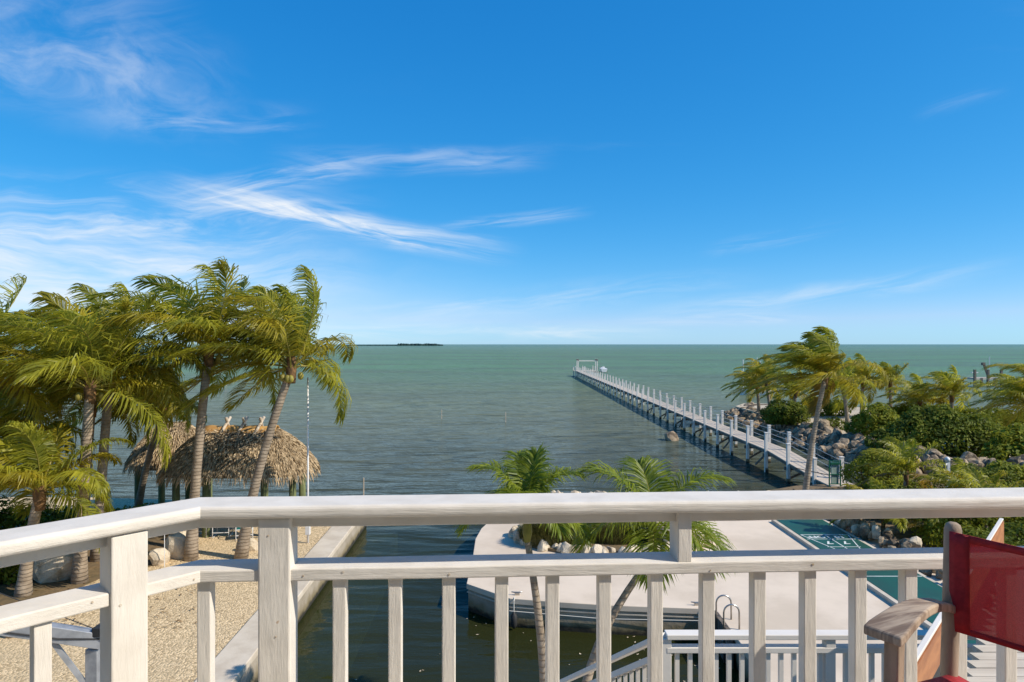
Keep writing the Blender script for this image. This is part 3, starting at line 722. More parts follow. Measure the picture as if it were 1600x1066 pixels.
bush('garden_shrub', (19.6, 28.2, 0.84), [(0, 0, .6, 1.6, 1.2, .7), (2.2, 0, .6, 1.4, 1.1, .7), (4.2, .3, .7, 1.5, 1.1, .8)], 5000, 0.08, BUSH_D, 'broad low shrub between the young palms in the garden', 14, bg2)
bush('garden_shrub', (15.2, 16.4, 0.84), [(0, 0, .5, 1.3, 1.5, .7), (1.8, .3, .9, 1.4, 1.3, 1.0)], 4500, 0.08, BUSH_L, 'bright shrub beside the near end of the green court', 15, bg2)
bush('garden_shrub', (14.9, 23.6, 0.84), [(0, 0, .5, .9, 1.3, .6), (.6, 1.2, .6, .9, .9, .7)], 4200, 0.07, BUSH_L, 'fresh green shrub pressed against the middle of the court rocks', 23, bg2)
bush('garden_shrub', (14.9, 18.6, 0.84), [(0, 0, .5, .9, 1.3, .6), (.7, -.8, .5, .9, .9, .6)], 4200, 0.07, BUSH_D, 'dark shrub pressed against the court rocks beyond the red chair', 24, bg2)
bush('garden_shrub', (17.0, 29.4, 0.84), [(0, 0, .5, 1.3, .8, .6), (-1.6, .2, .4, .9, .7, .5)], 4200, 0.07, BUSH_L, 'low bright shrub between the court rocks and the pier gate', 25, bg2)
palm(P(1380, 838, 0.84), P(1380, 838, 0.84) + Vector((0, 0, .6)), 1.7, 10, 305, 'small arching palm between the court rocks and the garden shrubs', wind=0.3, r=0.07, n=36, group=gl3, el_lo=10)
palm(P(1540, 850, 0.84), P(1540, 850, 0.84) + Vector((0, 0, 1.2)), 2.0, 11, 306, 'golden green palm rising beside the lower walkway', wind=0.3, r=0.08, n=40, group=gl3, dead=2, el_lo=10)
bush('ground_shrub', P(-35, 912), [(0, 0, .5, 1.2, .8, .6), (.8, .3, .35, .6, .6, .45), (-1.5, .3, .5, 1.0, .9, .6)], 4500, 0.08, BUSH_D, 'dark leafy shrub at the foot of the low bushy palm', 16)
bush('ground_shrub', P(55, 850), [(0, 0, .6, 1.5, 1.0, .8), (-2.0, 0, .8, 1.5, 1.0, 1.0), (1.6, .2, .4, 1.0, .8, .5)], 5000, 0.09, BUSH_D, 'broad dark shrub behind the big tan boulder', 17)
bush('ground_shrub', P(258, 822), [(0, 0, .25, .8, .5, .35), (.7, .1, .2, .6, .5, .3)], 1500, 0.05, BUSH_L, 'small yellow green plant on the rock group by the gravel', 18)
bush('ground_shrub', P(125, 830), [(0, 0, .4, 1.6, .8, .5), (2.2, .4, .4, 1.4, .8, .5)], 3200, 0.07, BUSH_L, 'low undergrowth behind the palm trunks', 19)
bush('sea_grape_shrub', P(1535, 678, 1.0), [(0, 0, .9, 2.0, 1.5, 1.1), (2.4, .3, .8, 1.6, 1.3, 1.0), (-2.0, .4, .6, 1.4, 1.2, .8)], 5000, 0.14, BUSH_L, 'broad bright shrub on the sand under the large dense palm', 20, bg1)
bush('round_shrub', P(1435, 664, 1.0), [(0, 0, .9, 2.0, 1.4, 1.0), (2.3, .2, .8, 1.7, 1.3, .9), (-2.2, .2, .7, 1.5, 1.2, .8)], 5000, 0.13, BUSH_L, 'long hedge of bright shrubs behind the dark mangrove bush', 21, bg1)
bush('low_shrub', P(1580, 668, 1.0), [(0, 0, .5, 1.8, 1.0, .7), (2.5, .2, .6, 1.6, 1.0, .8)], 2500, 0.13, BUSH_D, 'low dark shrub on the sand at the foot of the large dense palm', 22, bg1)
# grass in the planter
def tuft(c, n, h, rad, label, seed, mt=GRASSM):
    rg = np.random.default_rng(seed); mb = MB(); vs = []; fs = []
    for k in range(n):
        a = rg.uniform(0, 6.28); r0 = rad * math.sqrt(rg.uniform(0, 1)); x, y = c[0] + math.cos(a) * r0, c[1] + math.sin(a) * r0 * .7
        hh = h * rg.uniform(0.6, 1.1) * (1.05 - 0.5 * (r0 / rad) ** 2); a2 = a + rg.normal(0, .8); le = hh * rg.uniform(.25, .7)
        dx_, dy_ = math.cos(a2), math.sin(a2); wx, wy = -dy_ * .011, dx_ * .011; o = len(vs)
        vs += [(x - wx, y - wy, c[2]), (x + wx, y + wy, c[2]), (x + dx_ * le * .35 + wx, y + dy_ * le * .35 + wy, c[2] + hh * .7), (x + dx_ * le * .35 - wx, y + dy_ * le * .35 - wy, c[2] + hh * .7), (x + dx_ * le, y + dy_ * le, c[2] + hh * .92)]
        fs += [(o, o + 1, o + 2, o + 3), (o + 3, o + 2, o + 4)]
    mb.add(vs, fs); return tag(mb.build('grass_clump', mt), label, 'grass', 'grass clumps in the rock planter')
tuft((1.45, 24.0, G + .08), 6500, 0.85, 1.15, 'rounded olive grass clump in the planter nearest the canal palm', 1)
tuft((3.7, 24.3, G + .08), 4500, 0.62, 1.2, 'olive grass clump in the middle of the rock planter', 2)
tuft((5.2, 25.0, G + .08), 2500, 0.5, 0.9, 'thin olive grass clump beside the high rocks of the planter', 3)

# ------------------------------------------------------------------ thatched huts
def hut(c, a, b_, ridge_half, zr, ze, label, seed, posts, dirx=True, nrow=24, dens=1.0, ridge=False):
    rg = np.random.default_rng(seed); c = Vector(c)
    root = empty('thatched_hut', (c.x, c.y, G), label, 'thatched hut', 'thatched huts')
    def surf(th, s):
        s = max(0.0, s)
        ct, st = math.cos(th), math.sin(th)
        ex = math.copysign(abs(ct) ** 0.84, ct) * a; ey = math.copysign(abs(st) ** 0.84, st) * b_
        rx = max(-ridge_half, min(ridge_half, ex * 0.75)); ry = 0.12 * st
        z_ = zr - (zr - ze) * (0.46 * s + 0.54 * s ** 2.3) - 0.05 * math.sin(3 * th + seed) * s
        return Vector((c.x + rx + (ex - rx) * s, c.y + ry + (ey - ry) * s, z_))
    # inner shell
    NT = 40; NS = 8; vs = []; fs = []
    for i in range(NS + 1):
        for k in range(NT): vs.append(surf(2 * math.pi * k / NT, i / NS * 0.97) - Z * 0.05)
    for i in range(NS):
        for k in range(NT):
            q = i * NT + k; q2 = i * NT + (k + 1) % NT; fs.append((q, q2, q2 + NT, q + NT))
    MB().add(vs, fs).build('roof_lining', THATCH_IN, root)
    vs = []; fs = []
    for i in range(nrow):
        s0 = i / nrow * 0.98; cnt = int((170 + 640 * s0) * dens)
        for k in range(cnt):
            th = 2 * math.pi * (k + rg.random()) / cnt
            s1 = s0 + rg.uniform(-.02, .02); ds = rg.uniform(.07, .13)
            p0 = surf(th, max(0, s1)); p1 = surf(th + rg.normal(0, .03), min(1.06, s1 + ds))
            n_ = (surf(th + .02, s1 + .01) - surf(th - .02, s1 + .01)).cross(p1 - p0)
            if n_.length < 1e-6: continue
            n_.normalize();
            if n_.z < 0: n_ = -n_
            p0 = p0 + n_ * 0.01; p1 = p1 + n_ * rg.uniform(.02, .10)
            if i == nrow - 1: p1 = p1 - Z * rg.uniform(0.02, .30)
            d = (p1 - p0); sd = d.cross(n_).normalized() * rg.uniform(.006, .015)
            tw = n_ * rg.normal(0, .012)
            o = len(vs); mid = p0.lerp(p1, .55) + n_ * .012
            vs += [p0 - sd * .7, p0 + sd * .7, mid + sd + tw, mid - sd - tw, p1 + sd * .35]
            fs += [(o, o + 1, o + 2, o + 3), (o + 3, o + 2, o + 4)]
    tag(MB().add(vs, fs).build('thatch', THATCH, root), kind='stuff')
    for (x, y) in posts:
        MB().tube([(x, y, -1.2), (x, y, G), (x, y, ze + 0.35)], [0.14, 0.14, 0.13], 10).build('post', TREATED, root, smooth=True)
    # eave beams
    for (x, y), (x2, y2) in zip(posts, posts[1:] + posts[:1]):
        MB().beam((x, y, ze + 0.30), (x2, y2, ze + 0.30), 0.1, 0.16).build('eave_beam', STEM, root)
    if ridge:
        pts = []
        hw = ridge_half + 0.22
        mb = MB()
        nseg = 10; sec = [(-0.46, -0.36), (-0.26, -0.10), (-0.08, 0.03), (0.08, 0.03), (0.26, -0.10), (0.46, -0.36)]
        vs = []; fs = []
        for i in range(nseg + 1):
            x = c.x - hw + 2 * hw * i / nseg; sag = 0.03 * math.sin(i * 2.1)
            vs += [(x, c.y + yy, zr + zz + 0.07 + sag) for yy, zz in sec]
        for i in range(nseg):
            for k in range(5): q = i * 6 + k; fs.append((q, q + 6, q + 7, q + 1))
        o_ = MB().add(vs, fs).build('ridge_cover', RIDGE, root, smooth=True)
        sm = o_.modifiers.new('solid', 'SOLIDIFY'); sm.thickness = 0.03
        for x in (-0.66, 0.0, 0.66):
            for sg in (-1, 1):
                A_ = Vector((c.x + x, c.y - sg * 0.60, zr - 0.30)); B_ = Vector((c.x + x + 0.16, c.y + sg * 0.20, zr + 0.42))
                MB().tube([A_, B_], 0.058, 8).build('ridge_pole', POLEWOOD, root, smooth=True)
        for sg in (-1, 1):
            MB().tube([(c.x - 0.95, c.y + sg * 0.50, zr - 0.16), (c.x + 0.95, c.y + sg * 0.50, zr - 0.18)], 0.028, 6).build('ridge_rod', STEM, root, smooth=True)
    return root
hut((-10.55, 26.6, 0), 2.85, 2.25, 1.2, 4.52, 2.93, 'large thatched hut with orange tan ridge cover and crossed poles', 3,
    [(-8.45, 26.3), (-9.1, 25.1), (-11.2, 25.0), (-12.5, 25.4), (-12.5, 28.0), (-8.6, 28.0)], ridge=True)
hut((-14.45, 29.2, 0), 1.75, 1.7, 0.25, 4.50, 2.70, 'small round thatched hut behind the short curving palm', 6,
    [(-15.5, 28.3), (-13.4, 28.3), (-13.4, 30.2), (-15.5, 30.2)], nrow=20, dens=0.8)

# chairs under the hut
def patio_chair(loc, rz):
    root = bpy.data.objects.new('patio_chair', None); COL.objects.link(root)
    T = 0.014
    for sg in (-1, 1):
        y = sg * 0.28
        MB().tube([(-0.28, y, 0.015), (-0.26, y, 0.40), (-0.20, y, 0.62), (-0.06, y, 0.66), (0.22, y, 0.62), (0.26, y, 0.40), (0.27, y, 0.015)], T, 7).build('side_frame', PLASTIC, root, smooth=True)
        MB().tube([(0.20, y, 0.42), (0.27, y, 0.65), (0.36, y, 0.98)], T, 7).build('back_upright', PLASTIC, root, smooth=True)
        MB().tube([(-0.28, y, 0.02), (0.27, y, 0.02)], T, 6).build('foot_rail', PLASTIC, root, smooth=True)
    MB().tube([(-0.26, -0.28, 0.40), (-0.26, 0.28, 0.40)], T, 6).build('front_rail', PLASTIC, root)
    MB().tube([(0.36, -0.28, 0.98), (0.36, 0.28, 0.98)], T, 6).build('top_rail', PLASTIC, root)
    MB().tube([(-0.28, -0.28, 0.2), (-0.28, 0.28, 0.2)], T, 6).build('stretcher', PLASTIC, root)
    MB().box((-0.02, 0, 0.415), (0.46, 0.52, 0.02)).build('seat', CUSHION, root)
    MB().beam((0.225, 0, 0.46), (0.355, 0, 0.95), 0.52, 0.015, up=Vector((1, 0, 0))).build('backrest', CUSHION, root)
    root.location = loc; root.rotation_euler.z = rz
    return root
chs = [((322, 836), 1.2, 'white framed patio chair beside the tall palm under the thatched hut'),
       ((348, 838), 1.7, 'white framed patio chair with teal seat in the middle under the thatched hut'),
       ((382, 842), 1.9, 'white framed patio chair beside the leaning palm under the thatched hut')]
for i, (pp_, rz, lb) in enumerate(chs):
    o = patio_chair(P(*pp_, z=G - 0.05), rz)
    tag(o, lb, 'chair', 'patio chairs under the thatched hut')

# flag pole beside the hut
t = empty('flagpole', Q(481, 800, 24.2), 'thin white pole standing beside the big thatched hut', 'pole')
t.location.z = G - .05
MB().tube([(t.location.x, 24.2, -0.2), (t.location.x, 24.2, CAMZ - (590 - 538) / F * 24.2)], [0.045, 0.03], 8).build('shaft', PLASTIC, t, smooth=True)
MB().box((t.location.x, 24.2, 1.2), (0.16, 0.12, 0.3)).build('winch_box', PLASTIC, t, bevel=0.01)
# garden stake
p_ = P(257, 884)
tag(MB().tube([p_ - Z * .1, p_ + Z * 1.25], 0.012, 6).build('garden_stake', PLASTIC), 'thin white stake beside the small rock group', 'stake')
# boat davit (galvanized) low on the left
dv = empty('boat_davit', Q(150, 1100, 9.0), 'galvanized steel davit frame standing on the gravel', 'davit')
dv.location.z = G - .05
A_ = Q(-60, 968, 8.4); B_ = Q(162, 1000, 9.0)
MB().beam(A_, B_, 0.16, 0.20).build('arm', GALV, dv, bevel=0.01)
MB().beam(Vector((B_.x - .12, B_.y, B_.z - .1)), Vector((B_.x - .12, B_.y, G - .05)), 0.16, 0.16).build('post', GALV, dv, bevel=0.01)
MB().beam(A_.lerp(B_, .62) - Z * .1, Vector((B_.x - .12, B_.y, B_.z - .75)), 0.06, 0.06).build('brace', GALV, dv)
MB().box(B_ + Vector((0.0, -.02, .14)), (0.18, 0.2, 0.12)).build('winch', DARKMETAL_SHADE, dv, bevel=0.01)
MB().tube([A_ + Z * .02 + Vector((0, -.09, 0)), A_.lerp(B_, .35) + Vector((0, -.10, -.03)), A_.lerp(B_, .7) + Vector((0, -.10, -.02)), B_ + Vector((0, -.09, .05))], 0.010, 6).build('cable', DARKMETAL_SHADE, dv)
MB().tube([B_ + Z * .1, A_.lerp(B_, .5) + Z * .30, A_ + Z * .5], 0.006, 5).build('stay_wire', DARKMETAL_SHADE, dv)

# ------------------------------------------------------------------ seawall fittings
fp = P(803, 936)
fd = tag(empty('boat_fender', (fp.x, fp.y - 0.12, 0.3), 'black boat fender hanging from the patio seawall', 'fender'))
x, y = fp.x, fp.y - 0.14
MB().tube([(x, y, 0.50), (x, y, 0.46), (x, y, 0.40), (x, y, 0.14), (x, y, 0.08), (x, y, 0.04)], [0.03, 0.04, 0.09, 0.09, 0.05, 0.02], 10).build('body', DARKMETAL_SHADE, fd, smooth=True)
MB().tube([(x, y, 0.5), (x, y + .06, G - .03), (x + .02, y + .22, G + .03)], 0.012, 6).build('rope', ROPE, fd)
def cleat(px, py, label):
    p_ = P(px, py); c_ = empty('dock_cleat', p_, label, 'cleat', 'dock cleats')
    MB().tube([p_ + Vector((-.16, 0, .09)), p_ + Vector((-.06, 0, .075)), p_ + Vector((.06, 0, .075)), p_ + Vector((.16, 0, .09))], [.014, .022, .022, .014], 7).build('horn', STEEL, c_, smooth=True)
    MB().box(p_ + Z * .035, (.14, .06, .07)).build('base', STEEL, c_, bevel=.006)
cleat(808, 930, 'metal dock cleat above the black fender')
cleat(1089, 946, 'metal dock cleat on the patio edge near the ladder')
a, b2 = pe_[1], pe_[4]
rp_ = [Vector((a.x, a.y - .05, .47)), Vector((*((a + b2) / 2).xy, .42)) - Vector((0, .10, 0)), Vector((b2.x, b2.y - .06, .50)), Vector((b2.x + .02, b2.y - .06, .1))]
tag(MB().tube(rp_, 0.014, 6).build('mooring_rope', ROPE), 'thin pale rope running along the patio seawall', 'rope')
# piling wall and ladder at the inside corner
pw = empty('piling_wall', (XB, corner.y - 1, 0), 'dark timber piling wall at the corner below the ladder', 'piling wall')
for k in range(9):
    MB().box((XB - 0.08 - (k % 2) * .008, corner.y - 0.10 - k * 0.16, 0.0), (0.10, 0.15, 1.7)).build('timber', PIERWOOD, pw, bevel=.01)
ld = empty('dock_ladder', (XB + .2, 16.9, G), 'bent steel ladder with two looped handrails on the patio edge', 'ladder')
for yy in (P(1139, 968).y, P(1139, 968).y - 0.62):
    x0 = XB - 0.16; r_ = 0.19
    arc = [(x0, yy, -0.9), (x0, yy, G + .42)] + [(x0 + r_ - r_ * math.cos(q), yy, G + .42 + r_ * math.sin(q)) for q in [math.pi * k / 10 for k in range(1, 10)]] + [(x0 + 2 * r_, yy, G + .42), (x0 + 2 * r_, yy, G)]
    MB().tube(arc, 0.022, 8).build('handrail', STEEL, ld, smooth=True)
for zz in (0.5, 0.2, -.1):
    MB().tube([(XB - 0.16, P(1139, 968).y, zz), (XB - 0.16, P(1139, 968).y - .62, zz)], 0.02, 6).build('rung', STEEL, ld)
# fallen leaves on the canal
mb = MB()
for k in range(170):
    x, y = (R.uniform(3.0, 5.0), R.uniform(14.0, 18.2)) if k < 120 else (R.uniform(-4, 4), R.uniform(14, 20))
    a = R.uniform(0, 6); s_ = R.uniform(.02, .05)
    mb.add([(x + math.cos(a + q) * s_ * (1 if i % 2 else .5), y + math.sin(a + q) * s_ * (1 if i % 2 else .5), .012 + .01 * (i % 2)) for i, q in enumerate((0, 1.57, 3.14, 4.71))], [(0, 1, 2, 3)])
tag(mb.build('floating_leaves', ROCKP), 'scattered pale leaves floating on the canal', 'leaves', kind='stuff')

mb = MB()
for k in range(700):
    q = P(R.uniform(-60, 300), R.uniform(845, 985), .80); x, y = q.x + R.gauss(0, .3), q.y + R.gauss(0, .3)
    a = R.uniform(0, 6); s_ = R.uniform(.03, .09)
    mb.add([(x + math.cos(a + u_) * s_ * (1 if i % 2 else .3), y + math.sin(a + u_) * s_ * (1 if i % 2 else .3), .778 + .02 * R.random()) for i, u_ in enumerate((0, 1.57, 3.14, 4.71))], [(0, 1, 2, 3)])
tag(mb.build('leaf_litter', mat('dry fallen leaf', (.30, .19, .08), (.16, .09, .04), 5, .8)), 'dry brown leaves scattered under the palms', 'leaves', kind='stuff')

# ------------------------------------------------------------------ shuffleboard court
ct = G + 0.12
c1, c2, c3, c4 = P(1211, 813, ct), P(1281, 811, ct), P(1475, 918, ct), P(1405, 937, ct)
x0 = (c1.x + c4.x) / 2; x1 = (c2.x + c3.x) / 2; yf = (c1.y + c2.y) / 2; yn = 12.0
co = empty('shuffleboard_court', ((x0 + x1) / 2, (yf + yn) / 2, G), 'long green shuffleboard court with white lines and numbers', 'court')
MB().box(((x0 + x1) / 2, (yf + yn) / 2, G + .05), (x1 - x0 + .30, yf - yn + .2, .13)).build('base', CAP, co, bevel=.012)
MB().box(((x0 + x1) / 2, (yf + yn) / 2, ct - .004), (x1 - x0, yf - yn, .018)).build('surface', COURT, co)
zt = ct + .009
def cline(xa, ya, xb, yb, wd=.035):
    MB().beam((xa, ya, zt), (xb, yb, zt), wd, .006).build('line', LINE, co)
xm = (x0 + x1) / 2
yl1 = P(1250, 836, ct).y; step = (yl1 - P(1290, 862, ct).y)
cline(x0 + .06, yl1, x1 - .06, yl1)
yl2 = yl1 - .55; yl3 = yl2 - .92; yl4 = yl3 - .92; ytip = yl4 - .92
cline(x0 + .05, yl2, x1 - .05, yl2)
cline(xm, yl2, xm, yl4); cline(x0 + .05, yl1, xm - .03, ytip); cline(x1 - .05, yl1, xm + .03, ytip)
xq = (x1 - x0) / 2
cline(xm - xq * .62, yl3, xm + xq * .62, yl3); cline(xm - xq * .36, yl4, xm + xq * .36, yl4)
cline(xm, yl1, xm, yl2)
yd = P(1380, 901, ct).y
cline(x0 + .03, yd, x1 - .03, yd); cline(x0 + .03, yd - 2.2, x1 - .03, yd - 2.2)
def ctext(s_, x, y, size):
    cu = bpy.data.curves.new('t', 'FONT'); cu.body = s_; cu.size = size; cu.align_x = 'CENTER'; cu.align_y = 'CENTER'; cu.offset = 0.012
    tmp = bpy.data.objects.new('t', cu); COL.objects.link(tmp)
    dg = bpy.context.evaluated_depsgraph_get(); me = bpy.data.meshes.new_from_object(tmp.evaluated_get(dg))
    bpy.data.objects.remove(tmp); bpy.data.curves.remove(cu)
    me.transform(Matrix.Translation((x, y, zt)) @ Matrix.Rotation(math.pi, 4, 'Z'))
    me.materials.clear(); me.materials.append(LINE)
    link('marking', me, co)
ctext('10', xm + xq * .45, (yl1 + yl2) / 2, .36); ctext('OFF', xm - xq * .46, (yl1 + yl2) / 2, .36)
ctext('7', xm + xq * .32, (yl2 + yl3) / 2 + .05, .46); ctext('7', xm - xq * .32, (yl2 + yl3) / 2 + .05, .46)
ctext('8', xm + xq * .22, (yl3 + yl4) / 2, .44); ctext('8', xm - xq * .22, (yl3 + yl4) / 2, .44)

# ------------------------------------------------------------------ pier
pier = empty('pier', (16.2, 34, 0), 'long narrow grey plank pier with white posts running out to sea', 'pier')
XL, XR = 15.5, 16.9
def deckz(y): return min(1.36, 0.88 + max(0, (y - 34.5)) * 0.068)
ys = [35.0 + 3.3 * k for k in range(40)]
post_me = None
yprev = 33.2
for k, y in enumerate(ys):
    za, zb = deckz(yprev), deckz(y)
    mb = MB().beam((16.2, yprev, za - .03), (16.2, y - .02, zb - .03), 1.34, .06)
    mb.build('deck_section', PIERDECK, pier)
    for xx in (XL + .10, XR - .10):
        MB().beam((xx, yprev, za - .155), (xx, y - .02, zb - .155), .06, .19).build('stringer', PIERWOOD, pier)
    yprev = y
    zt_ = zb + 1.05
    for xx in (XL, XR):
        zj = zt_ + R.uniform(-.05, .05); xj = xx + R.uniform(-.02, .02)
        mb = MB().beam((xj + R.uniform(-.03, .03), y, -1.2), (xj, y, zj), .17, .17, up=Vector((0, 1, 0))).box((xj, y, zj + .02), (.21, .21, .05))
        mb.build('post', W_CLEAN, pier, bevel=.012 if k < 8 else 0)
        if k < 14:
            MB().box((xx, y, -.1), (.19, .19, .75)).build('pile_foot', WALL, pier)
    MB().box((16.2, y + .12, zb - .33), (1.75, .10, .20)).build('pile_cap', PIERWOOD, pier)
    if k % 2 == 0 and k > 0:
        MB().beam((XL - .02, y + .1, zb - .3), (XL + .02, y + 1.9, .15), .05, .12).build('brace', PIERWOOD, pier)
    else:
        MB().beam((XL, y + .14, .2), (XR, y + .14, zb - .35), .05, .12).build('brace', PIERWOOD, pier)
for dz_ in (.92, .60, .30):
    for k in range(len(ys) - 1):
        if k > 13: break
        MB().tube([(XR, ys[k], deckz(ys[k]) + dz_), (XR, (ys[k] + ys[k + 1]) / 2, (deckz(ys[k]) + deckz(ys[k + 1])) / 2 + dz_ - .02), (XR, ys[k + 1], deckz(ys[k + 1]) + dz_)], .018, 5).build('cable', ROPE, pier)
MB().tube([(XR, 35, .88 + .92), (XR + 1.6, 32.8, .9 + .5)], .018, 5).build('cable', ROPE, pier)
MB().tube([(XR, 35, .88 + .6), (XR + 1.3, 33.0, .9 + .25)], .018, 5).build('cable', ROPE, pier)
ye = ys[-1]
# end platform
MB().box((17.6, ye + 2.6, 1.33), (5.0, 5.2, .08)).build('end_platform', PIERDECK, pier)
for xx in (15.2, 17.5, 20.0):
    for yy in (ye + .3, ye + 5.0):
        MB().box((xx, yy, .7), (.2, .2, 3.6)).build('end_post', W_CLEAN, pier)
bl = empty('boat_lift', (18, ye + 1.5, 1.37), 'white boat lift frame at the sea end of the pier', 'boat lift')
for xx in (16.0, 20.6):
    for yy in (ye + 1.2, ye + 4.4):
        MB().box((xx, yy, 2.0), (.2, .2, 4.4)).build('upright', W_CLEAN, bl)
        MB().box((xx, yy, 4.0), (.34, .4, .3)).build('motor', PIERWOOD, bl)
for yy in (ye + 1.2, ye + 4.4):
    MB().box((18.3, yy, 3.75), (4.4, .14, .16)).build('beam', W_CLEAN, bl)
bt = empty('small_boat', (21.8, ye - 2, 1.2), 'small white boat hanging beside the end of the pier', 'boat')
mbh = MB(); secs = [(-2.0, .75, .75), (0.5, .8, .8), (1.6, .55, .85), (2.3, .06, .95)]
vs = []; fs = []
for yy, hw, h_ in secs: vs += [(21.6 - hw, ye - 2 + yy, 1.3 + h_), (21.6 - hw * .7, ye - 2 + yy, 1.3), (21.6 + hw * .7, ye - 2 + yy, 1.3), (21.6 + hw, ye - 2 + yy, 1.3 + h_)]
for i in range(3):
    for q in range(4): A = i * 4 + q; B = i * 4 + (q + 1) % 4; fs.append((A, B, B + 4, A + 4))
fs += [(0, 1, 2, 3), (12, 13, 14, 15)]
mbh.add(vs, fs).build('hull', PLASTIC, bt)
MB().box((21.6, ye - 2.3, 2.25), (.6, .5, .5)).build('console', PLASTIC, bt, bevel=.05)
MB().tube([(21.1, ye - 1.6, 2.1), (21.1, ye - 1.6, 3.3)], .05, 5).build('rail_pole', STEEL, bt)
MB().beam((19.2, ye - 2, 1.22), (22.6, ye - 2, 1.22), .3, .16).build('cradle', PIERWOOD, bt)
# gate with green frame
gx, gy = 15.75, 33.3
gt = empty('pier_gate', (gx, gy, .9), 'green metal gate frame with a pale panel at the shore end of the pier', 'gate')
for xx in (gx - .27, gx + .27):
    MB().box((xx, gy, 1.5), (.05, .05, 1.3)).build('gate_post', GREENPAINT, gt)
for zz in (2.10, 1.45, .98):
    MB().box((gx, gy - .003, zz), (.49, .04, .04)).build('gate_bar', GREENPAINT, gt)
MB().box((gx + .02, gy + .05, 1.45), (.36, .05, .95)).build('panel', mat('pale green panel', (.38, .47, .41), (.28, .37, .32), 3, .6), gt, bevel=.01)
MB().tube([(gx - .25, gy, 1.40), (gx - 1.6, gy + .8, 1.62)], .02, 6).build('chain', DARKMETAL_SHADE, gt)
MB().box((gx, gy + .02, 1.98), (.44, .10, .12)).build('top_panel', GREENPAINT, gt, bevel=.01)
# lamp post
lp = P(1481, 790, .84); lpo = empty('garden_lamp', lp, 'white garden lamp post standing among shrubs', 'lamp post')
MB().box(lp + Z * .95, (.13, .13, 1.9)).build('post', PLASTIC, lpo, bevel=.01)
MB().tube([lp + Vector((-.02, 0, 1.9)), lp + Vector((-.02, 0, 2.03)), lp + Vector((-.02, 0, 2.1))], [.10, .11, .03], 10).build('lamp_head', PLASTIC, lpo, smooth=True)
MB().tube([lp + Vector((-.05, -.05, 1.8)), lp + Vector((-.3, -.1, 1.72))], [.05, .10], 8).build('spotlight', GALV, lpo, smooth=True)

# ------------------------------------------------------------------ things far out on the water
fdk = empty('far_dock', Q(1533, 600, 122), 'weathered far dock with piles and a leaning davit', 'dock')
Yd = 125; dxa = (1515 - 800) / F * Yd; dxb = (1556 - 800) / F * Yd
MB().box(((dxa + dxb) / 2, Yd, 1.55), (dxb - dxa, 3, .3)).build('deck', PIERDECK, fdk)
for k in range(5):
    xx = dxa + (dxb - dxa) * k / 4
    MB().box((xx, Yd - 1.4, .9 if k % 2 else 1.2), (.35, .35, 4.0 if k % 2 == 0 else 1.6)).build('pile', PIERWOOD, fdk)
MB().beam((dxa + 3.5, Yd, 1.6), (dxa + 2.6, Yd, 4.2), .3, .3).build('davit', PIERWOOD, fdk)
MB().box((dxa + 2.5, Yd, 4.2), (.5, .5, .5)).build('davit_head', PIERWOOD, fdk)
MB().box((dxa + .9, Yd, 2.6), (1.1, .4, .15)).build('bench', PLASTIC, fdk)
def mast(px, top, Y_, label, base=0.0):
    x = (px - 800) / F * Y_
    return tag(MB().tube([(x, Y_, base - .5), (x, Y_, CAMZ - (top - 538) / F * Y_)], .07, 6).build('marker_pole', PLASTIC), label, 'pole')
mast(1546, 557, 128, 'thin white pole rising behind the far dock')
mast(1161, 562, 110, 'short white pole in the water off the rocky tip')
mb_ = empty('moored_boat', ((1186 - 800) / F * 105, 105, 0), 'low white boat with twin masts moored behind the point', 'boat')
x = mb_.location.x
vs = []; fs = []
for yy, hw, h_ in ((-3, .1, 1.0), (-1.5, .8, .8), (1.5, 1.0, .7), (3, .9, .7)):
    vs += [(x + yy, 105 - hw, h_), (x + yy, 105 - hw * .6, -.2), (x + yy, 105 + hw * .6, -.2), (x + yy, 105 + hw, h_)]
for i in range(3):
    for q in range(4): A = i * 4 + q; B = i * 4 + (q + 1) % 4; fs.append((A, B, B + 4, A + 4))
fs += [(0, 1, 2, 3), (12, 13, 14, 15)]
MB().add(vs, fs).build('hull', PLASTIC, mb_)
for xx, zz in ((-.3, 5.8), (.2, 5.2)): MB().tube([(x + xx, 105, .5), (x + xx, 105, zz)], .05, 6).build('mast', PLASTIC, mb_)
for px, py, s_, lb in ((352, 602, .35, 'small white buoy on the water beyond the palms'),):
    q = P(px, py, 0)
    bu = empty('buoy', q, lb, 'buoy')
    MB().tube([q + Z * v for v in (-.3, -.05, .15, .3, .36)], [.1, s_ * .8, s_, s_ * .5, .05], 10).build('float', PLASTIC, bu, smooth=True)
    MB().tube([q + Z * .3, q + Z * .7], .03, 6).build('stem', STEEL, bu)
for px, py, h_, lb in ((690, 655, 1.0, 'thin stake in the open water straight off the canal'), (790, 660, 1.0, 'thin stake in the open water nearer the pier'), (568, 781, 1.1, 'thin yellowish stake at the mouth of the canal')):
    q = P(px, py, 0)
    tag(MB().tube([q - Z * .8, q + Z * h_], .035, 6).build('channel_stake', POLEWOOD), lb, 'stake')

